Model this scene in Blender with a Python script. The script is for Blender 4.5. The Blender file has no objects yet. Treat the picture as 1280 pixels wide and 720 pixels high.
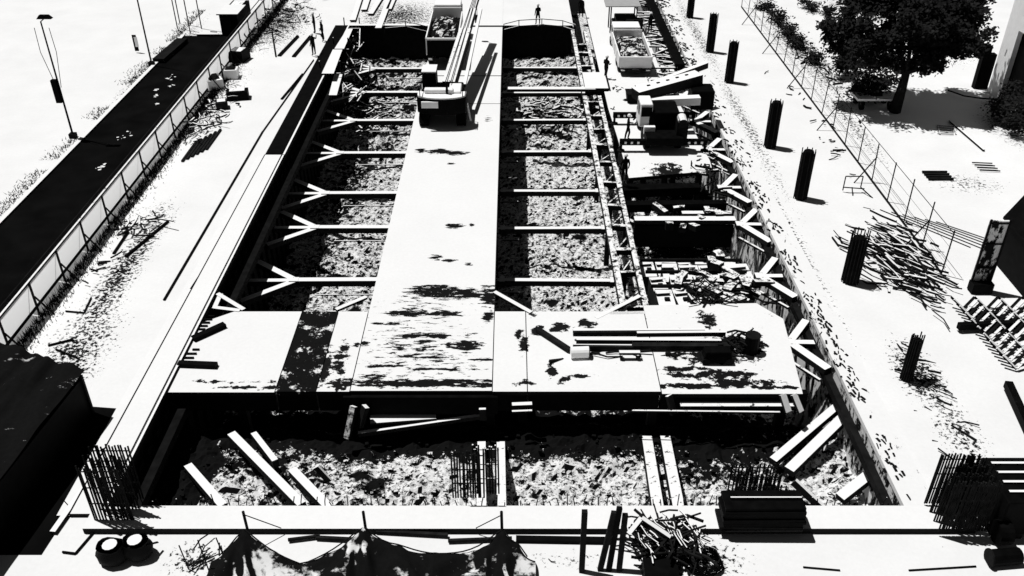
import bpy, bmesh, math, random
from mathutils import Vector, Matrix, noise
random.seed(7)
PI = math.pi
sc = bpy.context.scene
col = sc.collection
H = 24.0                                   # camera height
def G(px, py, z=0.0):                      # pixel of the 1280x720 photo -> world point at height z
    u, v = px-640, py-360
    t = (H-z)/(615.4+.8387*v)
    return Vector((u*t, (947.7-.5446*v)*t, z))
# ---------------------------------------------------------------- materials
def newmat(name):
    m = bpy.data.materials.new(name); m.use_nodes = True
    nt = m.node_tree; return m, nt, nt.nodes, nt.links, nt.nodes['Principled BSDF']
def g3(v): return (v, v, v, 1)
def plain(name, v, rough=.8, var=.15, metal=0, scale=3):
    m, nt, N, L, b = newmat(name)
    b.inputs['Roughness'].default_value = rough; b.inputs['Metallic'].default_value = metal
    b.inputs['Specular IOR Level'].default_value = .02 if v < .1 else .1
    tc = N.new('ShaderNodeTexCoord'); n = N.new('ShaderNodeTexNoise'); n.inputs['Scale'].default_value = scale
    n.inputs['Detail'].default_value = 6
    L.new(tc.outputs['Object'], n.inputs['Vector'])
    r = N.new('ShaderNodeValToRGB'); r.color_ramp.elements[0].position = .3; r.color_ramp.elements[1].position = .7
    r.color_ramp.elements[0].color = g3(v*(1-var)); r.color_ramp.elements[1].color = g3(min(1, v*(1+var)))
    L.new(n.outputs['Fac'], r.inputs['Fac']); L.new(r.outputs['Color'], b.inputs['Base Color'])
    bp = N.new('ShaderNodeBump'); bp.inputs['Strength'].default_value = .15; bp.inputs['Distance'].default_value = .02
    L.new(n.outputs['Fac'], bp.inputs['Height']); L.new(bp.outputs['Normal'], b.inputs['Normal'])
    return m
def stained(name, light=.55, dark=.02, layers=((1.0, (1,1,1), 1.0, .72),), spots=(), spotscale=(2.2,(1,1,1)), soft=.02, mottle=.05, world=True, spec=.04, rough=.9, side_shade=0):
    """worn surface: pale material with dark stains. layers = (noise scale, stretch, detail roughness, threshold);
    spots = (x, y, rx, ry, strength) places where stains or painted shade gather."""
    m, nt, N, L, b = newmat(name)
    b.inputs['Roughness'].default_value = rough; b.inputs['Specular IOR Level'].default_value = spec
    if world: P = N.new('ShaderNodeNewGeometry').outputs['Position']
    else: P = N.new('ShaderNodeTexCoord').outputs['Object']
    def M(op, a, c=None, clamp=False):
        n = N.new('ShaderNodeMath'); n.operation = op; n.use_clamp = clamp
        for i, x in enumerate((a, c)):
            if x is None: continue
            if isinstance(x, (int, float)): n.inputs[i].default_value = x
            else: L.new(x, n.inputs[i])
        return n.outputs[0]
    def noi(scale, st, rg=.6, off=0):
        mp = N.new('ShaderNodeVectorMath'); mp.operation = 'MULTIPLY_ADD'; L.new(P, mp.inputs[0])
        mp.inputs[1].default_value = st; mp.inputs[2].default_value = (off, off*1.7, off*.3)
        n = N.new('ShaderNodeTexNoise'); n.inputs['Scale'].default_value = scale
        n.inputs['Detail'].default_value = 9; n.inputs['Roughness'].default_value = rg
        L.new(mp.outputs[0], n.inputs['Vector']); return n.outputs['Fac']
    def step(x, thr):
        return M('MULTIPLY', M('SUBTRACT', x, thr-soft), 1/(2*soft), True)
    tot = None
    for i, (s, st, rg, thr) in enumerate(layers):
        f = step(noi(s, st, rg, i*13.7), thr)
        tot = f if tot is None else M('MAXIMUM', tot, f)
    if spots:
        acc = None
        for (x, y, rx, ry, k) in spots:
            a = N.new('ShaderNodeVectorMath'); a.operation = 'SUBTRACT'; L.new(P, a.inputs[0]); a.inputs[1].default_value = (x, y, 0)
            c = N.new('ShaderNodeVectorMath'); c.operation = 'MULTIPLY'; L.new(a.outputs[0], c.inputs[0]); c.inputs[1].default_value = (1/rx, 1/ry, 0)
            l = N.new('ShaderNodeVectorMath'); l.operation = 'LENGTH'; L.new(c.outputs[0], l.inputs[0])
            e = M('MULTIPLY', M('SUBTRACT', 1.0, l.outputs['Value'], True), k)
            acc = e if acc is None else M('MAXIMUM', acc, e)
        nn = noi(spotscale[0], spotscale[1], .7, 5.5)
        nn = M('ADD', M('MULTIPLY', nn, 2.0), -.5); f = step(M('ADD', nn, M('MULTIPLY', M('POWER', acc, .5), .95)), 1.08)
        tot = f if tot is None else M('MAXIMUM', tot, f)
    mt = noi(.35, (1,1,1), .6, 40)
    fm = noi(6, (1,1,1), .7, 70)
    lv = M('MULTIPLY_ADD', mt, light*mottle*2); N[lv.node.name].inputs[2].default_value = light*(1-mottle)
    lv = M('MULTIPLY', lv, M('ADD', M('MULTIPLY', fm, .16), .92))
    dv = M('MULTIPLY', M('ADD', fm, .3), dark*.55)
    if side_shade:                                # shade painted into the colour: upper faces stay pale, side faces go dark
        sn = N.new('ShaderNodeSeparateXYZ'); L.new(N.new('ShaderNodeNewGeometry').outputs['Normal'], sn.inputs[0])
        fl = M('SUBTRACT', 1.0, M('MULTIPLY', M('SUBTRACT', M('ADD', sn.outputs['Z'], M('MULTIPLY', M('SUBTRACT', noi(3, (1,1,1), .7, 90), .5), .25)), side_shade-.02), 22, True))
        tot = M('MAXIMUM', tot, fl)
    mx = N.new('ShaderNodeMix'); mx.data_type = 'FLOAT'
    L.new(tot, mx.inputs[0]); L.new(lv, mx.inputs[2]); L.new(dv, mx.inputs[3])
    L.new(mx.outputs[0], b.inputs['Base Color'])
    bp = N.new('ShaderNodeBump'); bp.inputs['Strength'].default_value = .25; bp.inputs['Distance'].default_value = .01
    L.new(fm, bp.inputs['Height']); L.new(bp.outputs['Normal'], b.inputs['Normal'])
    return m
def SP(px, py, rx, ry, k=.6, z=0):          # a stain, or painted shade on the pit floor, gathered at a place
    p = G(px, py, z); return (p.x, p.y, rx, ry, k)

LIGHT = .74
M_ground = stained('pale_dry_ground', LIGHT, .02, mottle=.10,
    layers=((2.6,(1,1,1),.75,.745),(9,(1,1,1),.6,.765)),
    spots=[SP(262,120,2.99,10.80,0.53),SP(300,45,2.88,12.00,0.62),SP(345,30,4.60,10.80,0.56),SP(150,345,1.38,10.80,0.56),SP(195,275,1.84,3.60,0.38),
           SP(95,440,2.30,6.00,0.50),SP(1130,330,2.53,4.80,0.50),SP(1150,470,1.49,3.84,0.56),SP(1200,540,1.38,3.60,0.41),SP(1040,420,0.92,14.40,0.41),
           SP(990,300,0.92,16.80,0.41),SP(930,150,0.92,19.20,0.38),SP(870,40,1.15,24.00,0.38),SP(1000,60,2.30,19.20,0.53),SP(1100,10,8.05,9.60,0.44),SP(1060,150,1.38,12.00,0.38),
           SP(115,205,1.49,16.80,0.47),SP(200,80,1.72,16.80,0.53),SP(40,270,1.15,9.60,0.38),SP(500,20,5.75,7.20,0.56),SP(1270,160,2.88,6.00,0.50),SP(1250,135,1.72,2.40,0.50),
           SP(700,700,3.45,0.72,0.25),SP(240,700,1.38,1.20,0.44),SP(870,700,2.53,1.44,0.53),SP(1210,230,3.45,2.40,0.31),SP(1180,60,4.60,7.20,0.31)],
    spotscale=(6.5,(1,1,1)))
M_asphalt = stained('black_asphalt', .35, .012, layers=((.12,(1,1,1),.3,-.5),), mottle=.1)
M_asph_shadow = plain('asphalt_and_shed_shadow', .003, .9, .5, scale=.6)
M_conc = stained('pale_concrete', side_shade=0.6, light=.76, dark=.03, layers=((1.6,(1,1,1),.7,.77),), world=True)
M_capR = stained('debris_strewn_concrete', .74, .02, layers=((2.4,(1.3,.45,1),.75,.63),))
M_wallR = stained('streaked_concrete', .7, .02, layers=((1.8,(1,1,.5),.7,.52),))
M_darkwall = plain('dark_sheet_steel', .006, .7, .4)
M_black = plain('black_paint', .003, .55, .4)
M_tarp = plain('black_tarpaulin', .008, .55, .5, scale=1.2)
M_dark = plain('dark_steel', .009, .6, .4)
M_rust = plain('dark_rusted_bar', .011, .8, .5)
M_wood = stained('pale_timber', side_shade=0.45, light=.78, dark=.03, layers=((5,(1,1,1),.6,.74),), world=False)
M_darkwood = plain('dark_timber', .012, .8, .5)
M_steel = stained('pale_painted_steel', side_shade=0.5, light=.82, dark=.03, layers=((3.5,(1,1,1),.7,.73),), world=False, spec=.05, rough=.7)
M_steelworn = stained('worn_painted_steel', side_shade=0.5, light=.8, dark=.02, layers=((3.0,(1,1,1),.75,.60),), world=False, spec=.05, rough=.7)
M_battered = stained('battered_painted_steel', side_shade=0.5, light=.8, dark=.02, layers=((2.6,(1,1,1),.8,.525),), world=True, spec=.05, rough=.7)
M_white = plain('white_paint', .84, .6, .04)
M_greyroof = plain('grey_canvas', .34, .8, .08)
M_glass = plain('dark_glass', .008, .2, .2)
M_skin = plain('skin', .3, .7, .1)
M_cloth = plain('dark_work_clothes', .007, .9, .3)
M_bark = plain('dark_bark', .012, .9, .4)
M_soil = stained('heaped_dark_soil', side_shade=0.88, light=.7, dark=.015, layers=((1.8,(1,1,1),.75,.48),), world=False)
M_tarpfold = stained('creased_black_tarpaulin', .45, .012, layers=((.9,(.5,1.3,1.2),.7,.36),), soft=.02, world=False)
M_tarplight = stained('black_tarpaulin_with_painted_light', .7, .013, side_shade=.86, layers=((.8,(1,1.2,1.2),.65,.455),), soft=.03, world=True)

m, nt, N, L, b = newmat('translucent_white_sheeting')
b.inputs['Base Color'].default_value = g3(.82); b.inputs['Roughness'].default_value = .7
tr = N.new('ShaderNodeBsdfTranslucent'); tr.inputs['Color'].default_value = g3(.95)
mx = N.new('ShaderNodeMixShader'); mx.inputs[0].default_value = .92
L.new(b.outputs[0], mx.inputs[1]); L.new(tr.outputs[0], mx.inputs[2]); L.new(mx.outputs[0], N['Material Output'].inputs[0])
M_sheeting = m

deckspots = [SP(545,365,2.30,0.96,0.93),SP(580,368,1.84,0.72,0.90),SP(612,370,0.80,1.44,0.90),SP(568,283,0.80,0.48,0.93),SP(590,282,0.23,0.36,0.90),SP(545,322,0.57,0.48,0.83),SP(562,326,0.57,0.30,0.83),SP(586,331,0.34,0.24,0.75),
   SP(510,392,1.72,0.42,0.90),SP(555,393,1.26,0.42,0.90),SP(490,405,1.38,0.22,0.75),SP(530,420,2.07,0.36,0.90),SP(500,434,0.69,0.30,0.83),SP(580,432,1.38,0.54,0.93),SP(455,430,0.57,0.36,0.75),SP(610,395,0.46,0.84,0.83),
   SP(515,447,2.76,0.14,0.75),SP(480,458,1.49,0.18,0.90),SP(560,462,2.53,0.18,0.75),SP(600,450,1.15,0.24,0.68),SP(520,480,6.90,0.42,0.93),SP(470,472,1.15,0.36,0.75),SP(545,478,3.45,0.36,0.75),
   SP(550,190,1.15,0.60,1.05),SP(570,192,1.15,0.48,1.05),SP(527,189,0.57,0.48,0.90),SP(566,205,0.57,0.36,0.45),SP(610,150,0.57,1.20,0.38)]
M_deck = stained('stained_pale_steel_plate', side_shade=0.6, light=.75, dark=.016, layers=((1.1,(.5,2.2,1),.7,.72),(7,(.6,1.5,1),.6,.76)), spots=deckspots+[SP(530,440,5,4.6,.36),SP(530,385,3.4,3,.33)], spotscale=(2.4,(.6,2.1,1)))
M_plate = stained('pale_steel_plate', side_shade=0.6, light=.75, dark=.02, layers=((1.3,(1,1.5,1),.7,.71),(8,(1,1,1),.6,.77)),
   spots=[SP(280,478,3.45,0.24,0.54),SP(330,485,3.45,0.24,0.68),SP(405,460,0.57,2.16,0.84),SP(425,450,0.57,1.92,0.78),SP(430,480,1.03,0.72,0.81),SP(445,432,0.34,0.36,0.68),
          SP(655,430,0.34,1.44,0.74),SP(648,420,0.29,0.72,0.68),SP(700,410,0.92,0.60,0.81),SP(735,405,0.69,0.60,0.81),SP(675,415,0.57,0.72,0.81),SP(745,440,0.57,0.48,0.84),SP(690,465,0.34,0.84,0.84),SP(703,475,0.46,0.48,0.74),SP(730,470,0.92,0.24,0.68),SP(655,480,1.15,0.36,0.54),SP(665,395,0.46,0.36,0.61)], spotscale=(1.9,(1,1.4,1)))
M_plateR = stained('oil_stained_steel_plate', side_shade=0.6, light=.75, dark=.016, layers=((1.6,(.8,1.5,1),.7,.66),),
   spots=[SP(890,447,2.53,0.72,0.98),SP(935,440,1.15,1.20,0.98),SP(910,425,1.61,0.60,0.87),SP(895,470,2.99,0.60,0.91),SP(860,462,2.30,0.26,0.77),SP(950,430,0.46,1.20,0.70),SP(930,478,2.88,0.48,0.77),SP(880,483,4.60,0.30,0.84),SP(975,485,1.72,0.24,0.70),SP(885,400,0.69,1.08,0.84)], spotscale=(1.9,(1,1.4,1)))
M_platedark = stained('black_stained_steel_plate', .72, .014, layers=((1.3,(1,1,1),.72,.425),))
M_deckR = stained('pale_platform_plate', side_shade=0.6, light=.75, dark=.02, layers=((1.5,(1,1,1),.7,.72),),
   spots=[SP(835,215,1.84,1.92,0.72),SP(812,224,1.15,0.60,0.52),SP(785,125,1.15,0.96,0.45),SP(770,108,0.57,1.20,0.39),SP(830,110,0.80,6.00,0.45),SP(850,155,0.92,3.60,0.52)], spotscale=(1.9,(1,1,1)))
# pit floor: pale clods over dark earth, shade of gaps, decks and wall painted in
dz = -5
M_floor = stained('rubble_earth', side_shade=0.72, light=.72, dark=.012, layers=((4.2,(1,1.25,1),.8,.535),(.45,(1,1,1),.6,.60),(6,(1,1,1),.7,.60)),
   spots=[SP(850,295,4.2,5.5,1.0,-5),SP(870,250,4,5,1,-5),SP(960,400,2.5,6,.5,-5),SP(560,520,24,4.2,3.0,-3),SP(400,330,2.2,6,.5,-5),SP(430,230,3,12,.55,-5),SP(460,130,4,10,.6,-5),SP(700,130,3,5,.35,-5),SP(690,75,4.5,9,.55,-5),SP(480,80,5,8,.45,-5),SP(900,590,4,1.8,.62,-2.4),SP(340,560,5,1.2,.62,-2.4),SP(450,575,2,1.8,.42,-2.4),SP(960,560,4,1.5,.8,-2.4),SP(330,580,4.5,2.0,.7,-2.3),SP(380,600,2.5,1.2,.5,-2.3),SP(215,590,2.4,4,2.5,-2.3),SP(890,560,4.5,2.0,1.1,-2.3),SP(600,550,9,1.3,.9,-2.3),SP(1000,640,1.8,1.0,.6,-2.3),SP(1040,460,2,4,.7,-4)],
   spotscale=(2.6,(1,1,1)), soft=.015)
# ---------------------------------------------------------------- mesh helpers
OFF = {}
class MB:
    def __init__(s): s.bm = bmesh.new()
    def hexa(s, v8):
        v = [s.bm.verts.new(p) for p in v8]
        for f in ((0,3,2,1),(4,5,6,7),(0,1,5,4),(1,2,6,5),(2,3,7,6),(3,0,4,7)): s.bm.faces.new([v[i] for i in f])
        return s
    def box(s, c, d, rz=0, taper=1.0):
        x, y, z = d[0]/2, d[1]/2, d[2]/2; R = Matrix.Rotation(rz, 3, 'Z'); c = Vector(c)
        pts = []
        for zz, k in ((-z,1),(z,taper)):
            for a, b_ in ((-1,-1),(1,-1),(1,1),(-1,1)): pts.append(c+R@Vector((a*x*k, b_*y*k, zz)))
        return s.hexa(pts)
    def bar(s, p, q, w, h=None, up=(0,0,1)):
        p, q = Vector(p), Vector(q); h = h or w; d = (q-p).normalized(); up = Vector(up)
        if abs(d.dot(up)) > .98: up = Vector((0,1,0))
        a = d.cross(up).normalized()*w/2; c = a.cross(d).normalized()*h/2
        pts = [p-a-c, p+a-c, p+a+c, p-a+c, q-a-c, q+a-c, q+a+c, q-a+c]
        v = [s.bm.verts.new(x) for x in pts]
        for f in ((0,1,2,3),(4,7,6,5),(0,4,5,1),(1,5,6,2),(2,6,7,3),(3,7,4,0)): s.bm.faces.new([v[i] for i in f])
        return s
    def tube(s, p, q, r, r2=None, n=7):
        p, q = Vector(p), Vector(q); d = (q-p).normalized(); r2 = r if r2 is None else r2
        a = d.orthogonal().normalized(); c = d.cross(a)
        A = [s.bm.verts.new(p+(a*math.cos(2*PI*i/n)+c*math.sin(2*PI*i/n))*r) for i in range(n)]
        B = [s.bm.verts.new(q+(a*math.cos(2*PI*i/n)+c*math.sin(2*PI*i/n))*r2) for i in range(n)]
        for i in range(n): s.bm.faces.new((A[i], A[(i+1)%n], B[(i+1)%n], B[i]))
        s.bm.faces.new(A[::-1]); s.bm.faces.new(B); return s
    def path(s, pts, r, n=6):
        for a, b_ in zip(pts, pts[1:]): s.tube(a, b_, r, n=n)
        return s
    def prism(s, pts, z0, z1):
        A = [s.bm.verts.new((x, y, z0)) for x, y in pts]; B = [s.bm.verts.new((x, y, z1)) for x, y in pts]
        n = len(pts)
        for i in range(n): s.bm.faces.new((A[i], A[(i+1)%n], B[(i+1)%n], B[i]))
        s.bm.faces.new(A[::-1]); s.bm.faces.new(B); return s
    def side(s, pts, x0, x1):               # outline in the y-z plane pushed along x
        A = [s.bm.verts.new((x0, y, z)) for y, z in pts]; B = [s.bm.verts.new((x1, y, z)) for y, z in pts]
        n = len(pts)
        for i in range(n): s.bm.faces.new((A[i], A[(i+1)%n], B[(i+1)%n], B[i]))
        s.bm.faces.new(A[::-1]); s.bm.faces.new(B); return s
    def quad(s, *pts): s.bm.faces.new([s.bm.verts.new(p) for p in pts]); return s
    def build(s, name, mat, parent=None, loc=None, smooth=False, bevel=0, **tags):
        off = OFF.get(parent.name, Vector()) if parent else (Vector(loc) if loc is not None else Vector())
        bmesh.ops.translate(s.bm, verts=s.bm.verts, vec=-off)
        bmesh.ops.recalc_face_normals(s.bm, faces=s.bm.faces)
        if bevel: bmesh.ops.bevel(s.bm, geom=list(s.bm.edges), offset=bevel, segments=1, affect='EDGES')
        me = bpy.data.meshes.new(name); s.bm.to_mesh(me); s.bm.free(); me.materials.append(mat)
        if smooth:
            for p in me.polygons: p.use_smooth = True
        o = bpy.data.objects.new(name, me); col.objects.link(o); OFF[o.name] = off
        if parent: o.parent = parent
        elif loc is not None: o.location = off
        tag(o, **tags); return o
def tag(o, label=None, cat=None, group=None, kind=None):
    if label: o['label'] = label
    if cat: o['category'] = cat
    if group: o['group'] = group
    if kind: o['kind'] = kind
    return o
def empty(name, loc=(0,0,0), label=None, cat=None, group=None):
    o = bpy.data.objects.new(name, None); col.objects.link(o); o.location = loc; OFF[o.name] = Vector(loc); o.empty_display_size = .2
    return tag(o, label, cat, group)
def copy_tree(o, parent=None):
    c = o.copy(); col.objects.link(c); c.parent = parent
    for ch in [x for x in bpy.data.objects if x.parent == o]: copy_tree(ch, c)
    return c
def place(proto, i, loc, rz=0, label=None, scale=None):
    o = proto if i == 0 else copy_tree(proto)
    o.location = loc; o.rotation_euler = (0,0,rz)
    if label: o['label'] = label
    if scale: o.scale = scale
    return o
ORD = ['first','second','third','fourth','fifth','sixth','seventh','eighth','ninth','tenth','eleventh','twelfth','thirteenth','fourteenth','fifteenth','sixteenth','seventeenth','eighteenth','nineteenth','twentieth','twenty-first','twenty-second','twenty-third','twenty-fourth','twenty-fifth','twenty-sixth','twenty-seventh','twenty-eighth','twenty-ninth','thirtieth']
# ---------------------------------------------------------------- setting
LX, RX, FY = -14.3, 13.9, 21.9              # inner faces of the pit
PE = 79.0
m = MB()
for (x0,x1,y0,y1) in ((-400,LX,-60,500),(RX,400,-60,500),(LX,RX,-60,FY),(LX,5.4,PE,500),(5.4,RX,103,500)):
    m.quad((x0,y0,0),(x1,y0,0),(x1,y1,0),(x0,y1,0))
m.build('ground', M_ground, kind='structure')
m = MB(); m.quad((-27.9,0,.004),(-22.35,0,.004),(-22.35,76.5,.004),(-27.9,76.5,.004)); m.build('road', M_asph_shadow, kind='structure')
MB().box((-28.05,38,.06),(.28,77,.12)).build('kerb', M_conc, kind='structure')
m = MB()
for (px,py,rx,ry) in ((160,170,.7,1.0),(127,209,.3,.7),(212,98,.5,.8),(196,112,.15,.3),(195,120,.15,.3),(196,130,.18,.3),(214,108,.2,.5)):
    p = G(px,py)
    for k in range(9):
        a = random.uniform(0,2*PI); q = p+Vector((math.cos(a)*rx*random.random(), math.sin(a)*ry*random.random(), .008+.0015*k)); s = random.uniform(.03,.12)
        pts = [q+Vector((math.cos(t)*s*random.uniform(.6,1.4), math.sin(t)*s*random.uniform(.5,1.2), 0)) for t in [i*2*PI/7 for i in range(7)]]
        m.bm.faces.new([m.bm.verts.new(x) for x in pts])
m.build('pale_patches', M_conc, label='pale patches scattered on the black road', cat='blotch', kind='stuff')  # small pale polygons scattered on the road
# pit floor
def base_z(x, y):
    t = min(1, max(0, (y-29.3)/3.0)); z = -2.3 + t*(-3.2)
    if y < 24: z += (24-y)*.25
    if y > 68: z += min(1, (y-68)/10)*2.6
    return z
bm = bmesh.new(); S = .15
nx = int((RX-LX+.2)/S); ny = int((80-FY)/S)+1
vs = []
for j in range(ny+1):
    row = []
    for i in range(nx+1):
        x = LX-.05+i*S; y = FY-.05+j*S
        p = Vector((x, y, 0))
        z = base_z(x, y) + .45*noise.noise(p*.25) + .30*abs(noise.noise(p*.9+Vector((3,1,0)))) + .22*noise.noise(p*2.1) + .10*noise.noise(p*4.7)
        row.append(bm.verts.new((x, y, z)))
    vs.append(row)
for j in range(ny):
    for i in range(nx): bm.faces.new((vs[j][i], vs[j][i+1], vs[j+1][i+1], vs[j+1][i]))
me = bpy.data.meshes.new('pit_floor'); bm.to_mesh(me); bm.free(); me.materials.append(M_floor)
o = bpy.data.objects.new('pit_floor', me); col.objects.link(o); tag(o, kind='structure')
m = MB(); m.quad((LX-.2,79.8,-5.5),(RX+.2,79.8,-5.5),(RX+.2,103,-5.5),(LX-.2,103,-5.5)); m.build('pit_floor_far', M_floor, kind='structure')
# clods: loose earth lumps lying on the floor
m = MB()
for k in range(2600):
    x = random.uniform(LX+.3, RX-.3); y = random.uniform(22.5, 62)
    if 29 < y < 35: continue
    s = random.uniform(.04,.11)
    z = base_z(x,y)+.45*noise.noise(Vector((x,y,0))*.25)+.22*noise.noise(Vector((x,y,0))*2.1)+.15+s*.2
    c = Vector((x,y,z)); pts = []
    for zz in (-1,1):
        for a,b_ in ((-1,-1),(1,-1),(1,1),(-1,1)):
            pts.append(c+Vector((a*random.uniform(.4,1)*s*1.2, b_*random.uniform(.4,1)*s, zz*random.uniform(.4,.9)*s)))
    m.hexa(pts)
m.build('earth_clods', M_floor, label='loose earth clods covering the bottom of the pit', cat='rubble', kind='stuff')
# walls
t = empty('retaining_wall', (LX,50,-6), 'long dark retaining wall with pale capping along the left side of the pit', 'wall')
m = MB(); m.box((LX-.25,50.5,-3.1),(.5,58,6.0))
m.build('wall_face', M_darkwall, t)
m = MB(); y = 22.2
while y < 79:
    m.box((LX+.09,y,-3.2),(.18,.5,5.6)); y += 1.0
m.build('sheet_pile_ribs', M_darkwall, t, kind='stuff')
MB().box((LX-.62,37.1,.06),(1.06,29.8,.22)).build('capping_beam', M_conc, t)
MB().box((LX-.02,37.1,.03),(.10,29.8,.26)).build('edge_strip', M_steel, t)
MB().box((LX-1.42,37.1,.02),(.46,29.8,.12)).build('kerb_strip', M_conc, t)
MB().box((LX-1.175,37.1,.14),(.045,29.8,.10)).build('joint_strip', M_black, t)
MB().box((LX-.12,37.1,.14),(.04,29.8,.10)).build('joint_strip', M_black, t)
MB().box((LX-.62,65.5,.06),(1.1,26.9,.22)).build('capping_beam', M_black, t, label='far capping beam painted black to stand for a shaded gap')  # shaded gap along the far cap painted in as black
MB().box((LX+.0,65.5,.04),(.12,26.9,.26)).build('edge_strip', M_steel, t)
m = MB(); m.box((LX+.45,50,-.95),(.5,57,.4)); m.build('waler', M_darkwall, t)
t = empty('retaining_wall', (RX,60,-6), 'long streaked pale retaining wall along the right side of the pit', 'wall')
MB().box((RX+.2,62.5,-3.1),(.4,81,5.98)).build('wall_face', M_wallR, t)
MB().box((RX+.55,62.5,.05),(1.2,81,.2)).build('capping_beam', M_capR, t)
MB().bar((RX-.15,22.5,-.75),(RX-.15,102,-.75),.3,.35).build('waler', M_dark, t)
m = MB(); y = 23
while y < 102:
    m.box((RX+.3+random.gauss(0,.13)*(1+y/60), y, .17),(random.uniform(.02,.08)*(1+y/60),random.uniform(.04,.26)*(1+y/60),.06), random.gauss(.1,.3), .6); y += random.uniform(.04,.16)+(.9 if noise.noise(Vector((y*.5,2,0)))<-.1 else 0)
m.build('mortar_lumps', M_dark, t, kind='stuff')
t = empty('retaining_wall', (0,FY,-6), 'front capping beam with starter bars across the near end of the pit', 'wall')
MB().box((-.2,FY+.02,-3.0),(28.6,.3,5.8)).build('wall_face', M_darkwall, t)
MB().box((.6,21.95,.1),(30.6,1.0,.3)).build('capping_beam', M_conc, t)
MB().box((.6,22.52,.06),(28.0,.14,.2)).build('edge_strip', M_conc, t)
for k in range(98):
    x = -13.6+k*.278; p = Vector((x, 22.66+random.uniform(-.02,.05), -.3)); h = random.uniform(.45,.95)
    m = MB(); lean = random.uniform(-.12,.12)
    m.path([p, p+Vector((lean*.3,.02,h*.6)), p+Vector((lean,.03,h))], .02, 5)
    m.build('starter_bar', M_rust if k%3 else M_steelworn, t)
t = empty('retaining_wall', (-4,PE,-6), 'dark end wall at the far end of the left and middle bays', 'wall')
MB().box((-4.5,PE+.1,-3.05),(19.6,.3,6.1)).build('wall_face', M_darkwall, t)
MB().box((-4.5,PE+.2,.05),(19.6,.5,.2)).build('capping_beam', M_conc, t)
# ---------------------------------------------------------------- road deck
t = empty('road_deck', (-3.8,50,0), 'long stained pale steel deck running down the middle of the pit', 'deck')
for (y0,y1) in ((29.1,60.9),(60.98,66.55),(66.7,103)):
    MB().box((-3.77,(y0+y1)/2,-.08),(5.86,y1-y0,.2)).build('deck_plate', M_deck, t)
for x in (-6.5,-1.0):
    MB().bar((x,29.5,-.63),(x,79,-.63),.35,.9).build('girder', M_dark, t)
for x in (-6.5,-1.0):
    for y in (34,44,54,64,74):
        MB().box((x,y,-3.2),(.4,.4,4.2)).build('column', M_darkwall, t)
MB().box((-3.8,29.0,-.62),(6.4,.22,.9)).build('front_girder', M_black, t)
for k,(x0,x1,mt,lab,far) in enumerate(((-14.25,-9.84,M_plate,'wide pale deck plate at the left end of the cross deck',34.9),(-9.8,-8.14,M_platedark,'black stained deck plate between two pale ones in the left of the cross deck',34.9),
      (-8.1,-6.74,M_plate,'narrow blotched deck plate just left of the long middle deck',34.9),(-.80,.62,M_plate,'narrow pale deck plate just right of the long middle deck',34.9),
      (.66,6.16,M_plate,'wide deck plate with black blotches under the left end of the long timber stack',34.9),(6.2,12.35,M_plateR,'oil stained deck plate at the right end of the cross deck',36.4))):
    p = empty('deck_plate',((x0+x1)/2,32,0),lab,'deck plate','plates of the cross deck')
    if k == 5: MB().prism([(x0,28.9),(12.0,28.9),(12.55,34.3),(11.6,35.6),(x0,35.4)],-.18,.02).build('plate', mt, p)
    elif k == 0: MB().prism([(x0,29.0),(x1,29.0),(x1,far),(-13.0,far),(x0,34.0)],-.18,.02).build('plate', mt, p)
    else: MB().box(((x0+x1)/2,(29.05+far)/2,-.08),(x1-x0,far-29.05,.2)).build('plate', mt, p)
    MB().box(((x0+x1)/2,29.3,-.65),(x1-x0-.03,.3,.9)).build('edge_girder', M_black, p)
    MB().box(((x0+x1)/2,34.5,-.65),(x1-x0-.03,.3,.9)).build('edge_girder', M_black, p)
for k,x in enumerate((-11.5,-6.9,-.95,.45,6.0,11.5)):
    MB().box((x,29.6,-3.3),(.38,.38,4.6)).build('column', M_dark, loc=(x,29.6,-5.5), label='dark steel column under the front edge of the cross deck, %s from left'%ORD[k], cat='column', group='columns under the cross deck')
def strut_thing(name, parts, label, cat, group):
    pass
# bracing in front of and beneath the cross deck
def beam(name, a, b_, w, h, mat, label, cat='beam', group=None):
    c = (Vector(a)+Vector(b_))/2; c.z = min(a[2], b_[2])
    return MB().bar(a, b_, w, h).build(name, mat, loc=c, label=label, cat=cat, group=group)
beam('steel_beam', G(448,543,-1.6), G(606,520,-1.2), .16, .2, M_steel, 'thin pale beam slanting under the front edge of the middle deck')
beam('steel_beam', G(463,525,-1.2), G(545,519,-1.2), .55, .1, M_wood, 'flat pale board under the front edge of the middle deck')
beam('steel_beam', G(850,507,-.5), G(1000,507,-.5), .28, .16, M_steelworn, 'pale beam under the front edge of the oil stained plate','beam')
beam('steel_beam', G(790,514,-.6), G(975,516,-.6), .08, .1, M_steelworn, 'thin pale rod just below the right end of the cross deck')
beam('steel_beam', G(640,507,-.5), G(665,506,-.5), .2, .16, M_steelworn, 'short pale beam end right of the middle deck')
beam('steel_beam', G(640,515,-.6), G(665,514,-.6), .1, .1, M_steelworn, 'short thin rod end right of the middle deck')
beam('steel_post', G(434,548,-1.6), G(442,508,-.4), .25, .2, M_steelworn, 'short leaning pale post below the left corner of the middle deck','post')
beam('steel_post', G(450,533,-1.3), G(457,508,-.4), .3, .2, M_steelworn, 'second short pale post below the left corner of the middle deck','post')
beam('steel_post', G(842,518,-.8), G(836,494,.0), .3, .14, M_steel, 'pale bracket on the seam at the front of the cross deck','post')
beam('steel_post', G(985,515,-.6), G(978,493,.0), .3, .12, M_steel, 'left of two pale brackets at the right front corner of the cross deck','post')
beam('steel_post', G(1001,515,-.6), G(992,493,.0), .28, .12, M_steel, 'right of two pale brackets at the right front corner of the cross deck','post')
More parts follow.
